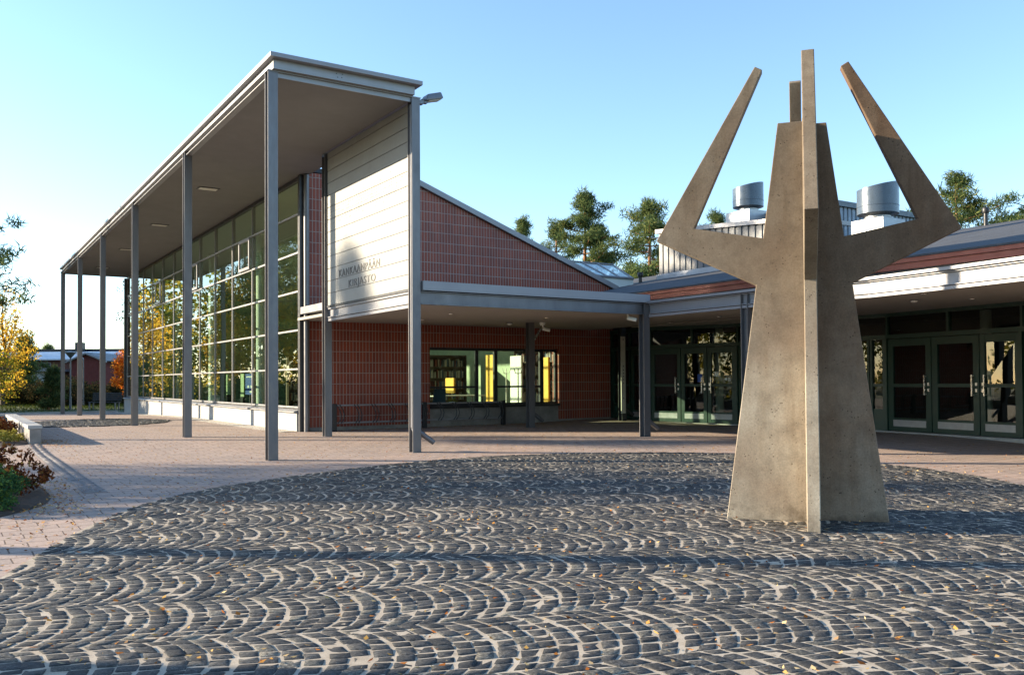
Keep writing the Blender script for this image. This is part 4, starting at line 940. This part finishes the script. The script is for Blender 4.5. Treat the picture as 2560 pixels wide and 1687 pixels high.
# ------------------------------------------------------------------ houses beyond the lawn
def cbox(mb, a0, a1, d0, d1, z0, z1):
    p = [cw(a, d) for a, d in ((a0, d0), (a1, d0), (a1, d1), (a0, d1))]
    return mb.hexa([(x, y, z0) for x, y in p] + [(x, y, z1) for x, y in p])
def cpoly(mb, pts, vec_d):                        # pts (a, d, z) pushed back by vec_d
    q = [(*cw(a, d), z) for a, d, z in pts]; e = Vector((*cw(pts[0][0], pts[0][1]+vec_d), pts[0][2])) - Vector(q[0]); return mb.prism(q, e)
hx, hy = cw(-39, 75)
ho = thing('long_brick_house', 'long brown brick house with a pale sheet metal roof beyond the thicket', 'house', (hx, hy, -.2))
k = MB(); cbox(k, -52, -33, 75, 83, -.3, 3.2); k.build('wall', M['brown_brick'], ho)
k = MB(); k.hexa([(*cw(a, d), z) for a, d, z in ((-52.4,74.4,3.17),(-32.6,74.4,3.17),(-32.6,79,3.95),(-52.4,79,3.95),(-52.4,74.4,3.27),(-32.6,74.4,3.27),(-32.6,79,4.05),(-52.4,79,4.05))]); cbox(k, -52.4, -32.6, 79, 83.4, 3.95, 4.06); ro = k.build('roof', M['tin_roof'], ho)
k = MB(); cbox(k, -39.5, -38.9, 79.5, 80.2, 4.0, 4.9); cbox(k, -50, -33, 80.5, 80.7, 4.0, 4.35); k.build('chimney', M['dark_metal'], ro)
for a0, a1, z0, z1 in ((-40.1, -39.3, 2.2, 3.0), (-43.5, -42.6, 1.6, 2.7), (-47, -46, 1.6, 2.7)):
    k = MB(); cbox(k, a0, a1, 74.95, 75.02, z0, z1); w = k.build('window', M['white_metal'], ho); k = MB(); cbox(k, a0+.07, a1-.07, 74.93, 74.948, z0+.35, z1-.07); k.build('pane', M['black'], w)
k = MB(); cbox(k, -41.4, -37.6, 73, 75, 2.2, 2.38); k.build('porch_roof', M['white_metal'], ho)
k = MB(); cbox(k, -40.2, -38.7, 73.6, 75, -.3, 2.2); k.build('porch_wall', M['white_wall'], ho)
for a in (-41.2, -37.8): k = MB(); cbox(k, a, a+.12, 73.1, 73.2, -.3, 2.2); k.build('porch_post', M['white_metal'], ho)
gx, gy = cw(-33, 68); gh = thing('red_gable_house', 'red house gable with white barge boards seen between the columns', 'house', (gx, gy, -.2))
k = MB(); cpoly(k, [(-34.05,68,-.3),(-31.75,68,-.3),(-31.75,68,2.9),(-32.85,68,3.42),(-34.05,68,2.9)], 6); k.build('wall', M['red_wood'], gh)
k = MB(); cpoly(k, [(-34.5,67.7,2.72),(-32.85,67.7,3.45),(-31.3,67.7,2.80),(-31.3,67.7,2.93),(-32.85,67.7,3.57),(-34.5,67.7,2.85)], .29); k.build('barge_board', M['white_metal'], gh)
k = MB(); cpoly(k, [(-34.5,67.99,2.82),(-32.85,67.99,3.52),(-31.3,67.99,2.88),(-31.3,67.99,2.95),(-32.85,67.99,3.60),(-34.5,67.99,2.88)], 6.1); k.build('roof', M['dark_metal'], gh)
vx, vy = cw(-30, 72); vh = thing('green_roofed_house', 'house with a pale green sheet roof and white veranda rails by the orange tree', 'house', (vx, vy, -.2))
k = MB(); cbox(k, -33, -26, 74, 80, -.3, 2.9); k.build('wall', plain('grey_blue_wall', (.07,.085,.10), .7), vh)
k = MB(); k.hexa([(*cw(a, d), z) for a, d, z in ((-33.2,73.2,2.85),(-25.8,73.2,2.85),(-25.8,78,4.0),(-33.2,78,4.0),(-33.2,73.2,2.95),(-25.8,73.2,2.95),(-25.8,78,4.1),(-33.2,78,4.1))]); k.build('roof', plain('pale_green_roof', (.36,.42,.34), .45, .2), vh)
k = MB()
for i in range(14): cbox(k, -32.6+.42*i, -32.5+.42*i, 73.0, 73.05, .9, 2.3)
for z in (1.0, 1.5, 2.25): cbox(k, -32.6, -27, 72.95, 73.0, z, z+.09)
k.build('veranda_rail', M['white_wall'], vh)

# ------------------------------------------------------------------ trees and bushes
def at(u, d, z=-.2): x, y = cw((u-1280)/2200*d, d); return (x, y, z)
# pines rising behind the hall and the gable
pine(at(1308, 70), 14.6, .45, 2.9, 21, 'smallest pine showing just over the sloping brick gable', dens=.9)
pine(at(1392, 64), 13.2, .42, 2.7, 22, 'thin pine between the gable and the tallest pine', dens=.8)
pine(at(1463, 56), 13.6, .36, 3.4, 23, 'tallest pine, straight behind the skylight', dens=1.35)
pine(at(1612, 50), 11.8, .40, 4.6, 24, 'leaning open pine behind the left elbow of the sculpture', lean=.4, asym=.35)
pine(at(1565, 60), 9.0, .3, 3.0, 29, 'low pine between the tallest pine and the leaning one', dens=.9)
pine(at(1690, 62), 9.5, .3, 3.0, 30, 'dense low pine close to the left corner of the roof lantern', dens=.9)
pine(at(1797, 66), 14.2, .6, 2.2, 25, 'pine top just above the lantern roof inside the left arm', dens=1.2)
pine(at(2398, 48), 12.7, .42, 4.0, 26, 'broad pine right of the sculpture above the hall roof', dens=1.15, asym=.3)
pine(at(2556, 60), 13.0, .75, 1.2, 27, 'pine twig top at the right edge above the roof', dens=.5, nw=4)
# left edge
pine(at(-112, 36), 11.0, .38, 2.9, 31, 'dark pine whose branches reach in at the left edge of the picture', group='pines on the left', dens=.8, nw=12)
broadleaf(at(8, 52), 7.2, (0, 0, 3.7), (1.75, 1.75, 3.2), M['birch'], 41, 'yellow birch at the left edge of the lawn', n=90, per=42, size=.15)
broadleaf(at(-30, 48), 4.6, (0, 0, 2.2), (1.7, 1.7, 1.9), M['birch_green'], 42, 'greenish low birch below the yellow one', n=50, per=42, size=.14)
broadleaf(at(316, 52), 3.6, (0, 0, 2.1), (.85, .85, 1.5), M['rowan'], 43, 'orange rowan tree beside the far corner of the glass wall', name='rowan_tree', n=46, per=70, size=.13, trunk_r=.06, droop=.2)
broadleaf(at(352, 62), 9.4, (0, 0, 6.6), (2.1, 2.1, 2.3), M['dark_leaf'], 44, 'dark hanging birch twigs at the far corner of the glass wall', n=34, per=34, size=.16, droop=1.2)
pine(at(62, 60), 4.6, .05, 1.2, 45, 'small spruce half hidden behind the yellow birch', group='conifers over the roofs', nw=14)
pine(at(118, 100), 5.8, .3, 1.6, 46, 'conifer top over the long roof, left of the chimney', group='conifers over the roofs', nw=8)
pine(at(152, 100), 5.0, .3, 1.4, 47, 'conifer top behind the lamp post over the long roof', group='conifers over the roofs', nw=7)
pine(at(127, 47), 2.2, .05, .75, 48, 'young dark spruce on the lawn between birch and columns', group='young conifers', nw=10, tuft=.3)
hb = shrub('thicket_bush', (*cw(-28, 54)[:2], -.25), 1.6, 1.1, 1.75, M['dark_leaf'], 51, 'dark bush in the thicket at the far side of the lawn', 'bush', 'thicket bushes beyond the lawn', n=60, per=70, size=.13, rad=.32)
hc = shrub('thicket_bush', (*cw(-25.6, 55)[:2], -.25), 1.5, 1.1, 1.6, M['dark_leaf'], 52, 'dark bush in the thicket at the far side of the lawn', 'bush', 'thicket bushes beyond the lawn', n=60, per=70, size=.12, rad=.3)
def copy_tree(o, loc, rz_=0, sc=1, label=None):
    r = o.copy(); COL.objects.link(r); r.location = loc; r.rotation_euler = (0, 0, rz_); r.scale = (sc, sc, sc)
    for ch in o.children: c = ch.copy(); COL.objects.link(c); c.parent = r
    if label: r['label'] = label
    return r
for i, (a, d, s) in enumerate(((-30.2, 55, 1.0), (-32, 53.5, .9), (-33.8, 55, 1.1), (-27, 56.5, 1.05), (-24.2, 56, .95), (-22.6, 57, 1.0), (-29, 57, 1.2), (-31.5, 57.5, 1.15), (-35.8, 54, .95), (-26, 52.8, .75))):
    copy_tree((hb, hc)[i % 2], (*cw(a, d), -.25), i*1.3, s)
# trees on the left, outside the frame: mirrored in the glass, and the square lies in their shade
for i, (x, y, H, mt, r) in enumerate(((-5.8, 38, 8.0, 'birch', 2.2), (-10.0, 41, 9.0, 'birch', 2.6), (-14.5, 39.5, 8.0, 'birch_green', 2.4), (-5.5, 43.5, 8.5, 'birch', 2.2), (-13, 47, 9.0, 'birch', 2.6))):
    broadleaf((x, y, -.25), H, (0, 0, H*.56), (r, r, H*.40), M[mt], 60+i, ('yellow birch mirrored in the middle bays of the glass wall', 'tall yellow birch mirrored in the nearer bays of the glass wall', 'greenish birch mirrored low in the near bays of the glass wall', 'slender yellow birch mirrored in the far bays of the glass wall', 'farthest yellow birch mirrored in the glass wall')[i], n=90, per=46, size=.2)
pine((-9.5, 46.5, -.25), 13, .3, 3.0, 71, 'tall pine mirrored between the yellow birches in the glass wall', group='pines on the left', dens=1.2)
pine((-19, 46, -.25), 18, .25, 3.4, 72, 'pine mirrored at the near end of the glass wall', group='pines on the left', dens=1.2)
pine((-16, 44, -.25), 18, .3, 3.4, 79, 'very tall pine mirrored high in the near bays of the glass wall', group='pines on the left', dens=1.2)
pine((-22, 52, -.25), 18, .3, 3.2, 80, 'pine mirrored behind the yellow birches in the glass wall', group='pines on the left', dens=1.2)
def shade_pos(a, d): return (*cw(a, d), -.1)
pine(shade_pos(-11.5, 7.37), 14, .62, 2.6, 73, 'pine whose trunk shadow crosses the cobbles in front of the sculpture', group='pines on the left', tr0=.17)
pine(shade_pos(-9.5, 4.40), 17, .62, 2.8, 74, 'thick pine whose shadow darkens the near left corner of the cobbles', group='pines on the left')
broadleaf(shade_pos(-31, 13.8), 11.5, (0, 0, 7.8), (3.1, 2.3, 2.8), M['birch_green'], 75, 'birch on the left whose crown shades the middle of the cobbled circle', n=64, per=36, size=.2)
broadleaf(shade_pos(-38, 14.9), 13.0, (0, 0, 9.4), (3.2, 2.4, 2.8), M['birch'], 76, 'farther birch on the left whose crown shades the back of the cobbled circle', n=60, per=34, size=.2)
pine(shade_pos(-24, 28.5), 15, .68, 2.8, 77, 'pine on the left whose shadow falls on the plinth of the glass wall', group='pines on the left')
pine((-28.4, 28.1, -.25), 15.4, .80, 1.25, 78, 'pine on the left whose soft shadow falls on the sign wall', group='pines on the left', dens=.7)
g = random.Random(91); wc = [(g.uniform(-64, -7), g.uniform(74, 92), g.uniform(.2, 12)) for _ in range(560)]
V, F = leaf_tris(wc, 1.5, 60, .55, .5, 1.1, .2, True, 91); tag(np_mesh('woods', V, F, M['birch_green']), kind='stuff')
wc = [(g.uniform(-66, -54), g.uniform(-12, 66), g.uniform(.2, 9.0)) for _ in range(420)]
V, F = leaf_tris(wc, 1.5, 56, .55, .5, 1.1, .2, True, 92); tag(np_mesh('woods', V, F, M['birch_green']), kind='stuff')
for i in range(9): copy_tree((hb, hc)[i % 2], (-17.5 + 1.6*i, 36.5 + 1.6*math.sin(i*2.1), -.25), i*1.7, 1.0 + .1*(i % 3), 'dark bush in the thicket on the left, mirrored in the glass wall')
# planting beds
shrub('russet_shrub', (-3.62, -2.45, .03), .40, .55, .50, M['red_leaf'], 81, 'russet brown shrub at the edge of the near planting bed', n=46, per=60, size=.05, rad=.085)
shrub('green_shrub', (-3.95, -3.45, .03), .48, .55, .42, M['green_leaf'], 82, 'low green shrub in front of the russet one at the left edge', n=70, per=90, size=.036, rad=.085)
shrub('twiggy_shrub', (-4.1, -1.0, .03), .35, .4, .75, M['red_leaf'], 83, 'tall thin twiggy shrub behind the green one at the left edge', n=14, per=22, size=.05, rad=.08, stems=14)
shrub('russet_shrub', (-3.35, 8.1, .05), .42, .95, .55, M['red_leaf'], 84, 'russet shrub growing against the low stone wall', n=46, per=60, size=.06, rad=.1)
shrub('yellow_green_plant', (-3.15, 6.35, .05), .30, .50, .26, M['yellow_leaf'], 85, 'yellow green plant at the foot of the low stone wall', n=30, per=50, size=.045, rad=.08)
shrub('dark_shrub', (-3.6, 10.4, .05), .55, .9, .6, M['dark_leaf'], 86, 'dark shrub at the far end of the low stone wall', n=46, per=60, size=.06, rad=.11)
shrub('green_shrub', (-3.75, 6.6, .05), .35, .5, .40, M['green_leaf'], 87, 'small green shrub left of the yellow green plant', n=36, per=60, size=.045, rad=.09)
# grass blades on the lawn edge and fallen leaves
g = np.random.default_rng(5); n = 9000; a = g.uniform(-34, -12, n); d = g.uniform(38, 60, n); P = np.stack([CAM[0]+.8413*a+.5406*d, CAM[1]-.5406*a+.8413*d], 1); P = P[(P[:, 1] > 30.8) & ((P[:, 0] < 2.3) | (P[:, 1] > 30.5))]
z = np.array([-0.35 + 0.14*S(38, 55, y) + .14*S(22, 32, math.hypot(x, y-10)) for x, y in P]); V, F = leaf_tris(np.c_[P, z + .03], .05, 4, .13, .16, .5, -2.2, False, 6); tag(np_mesh('grass', V, F, M['grass']), kind='stuff')
g = np.random.default_rng(8); pts = []
while len(pts) < 5200:
    d = 3.0 + 19*g.random()**1.25; a = g.uniform(-.62, .62) * d; x, y = cw(a, d)
    if x > 7.4 and g.random() < .6: continue
    if y > 6 and x > 2.4: continue
    ci = inside(COBW, x, y)
    if ci and g.random() < .72: continue
    if -3.3 < x < -2.2 and y < 5: 
        pass
    pts.append((x, y, zg(x, y) + (.026 if ci else .006)))
for _ in range(2200):                                                       # drifts against the beds and walls
    q = g.random()
    if q < .4: x, y = -3.3 + g.normal()*.22, g.uniform(-4.4, -.4)
    elif q < .7: x, y = -3.0 + abs(g.normal())*-.5, g.uniform(5.6, 8.5)
    elif q < .85: x, y = g.uniform(3, 9), 6.05 - abs(g.normal())*.25
    else: x, y = -2.4 + g.normal()*.25, g.uniform(4.5, 6.5)
    pts.append((x, y, zg(x, y) + (.06 if q >= .4 and q < .7 else .012)))
V, F = leaf_tris(pts, .002, 1, .039, .6, .2, 0, True, 4)
V = V.reshape(-1, 4, 3); c = V.mean(1, keepdims=True); dv = V - c; dv[:, :, 2] *= .25; V = c + dv; V[:, 0, 2] += .006; V[:, :, 2] += np.maximum(0, (c[:, :, 2] - .002) - V[:, :, 2].min(1, keepdims=True))
tag(np_mesh('fallen_leaves', V.reshape(-1, 3), F, M['litter']), kind='stuff')
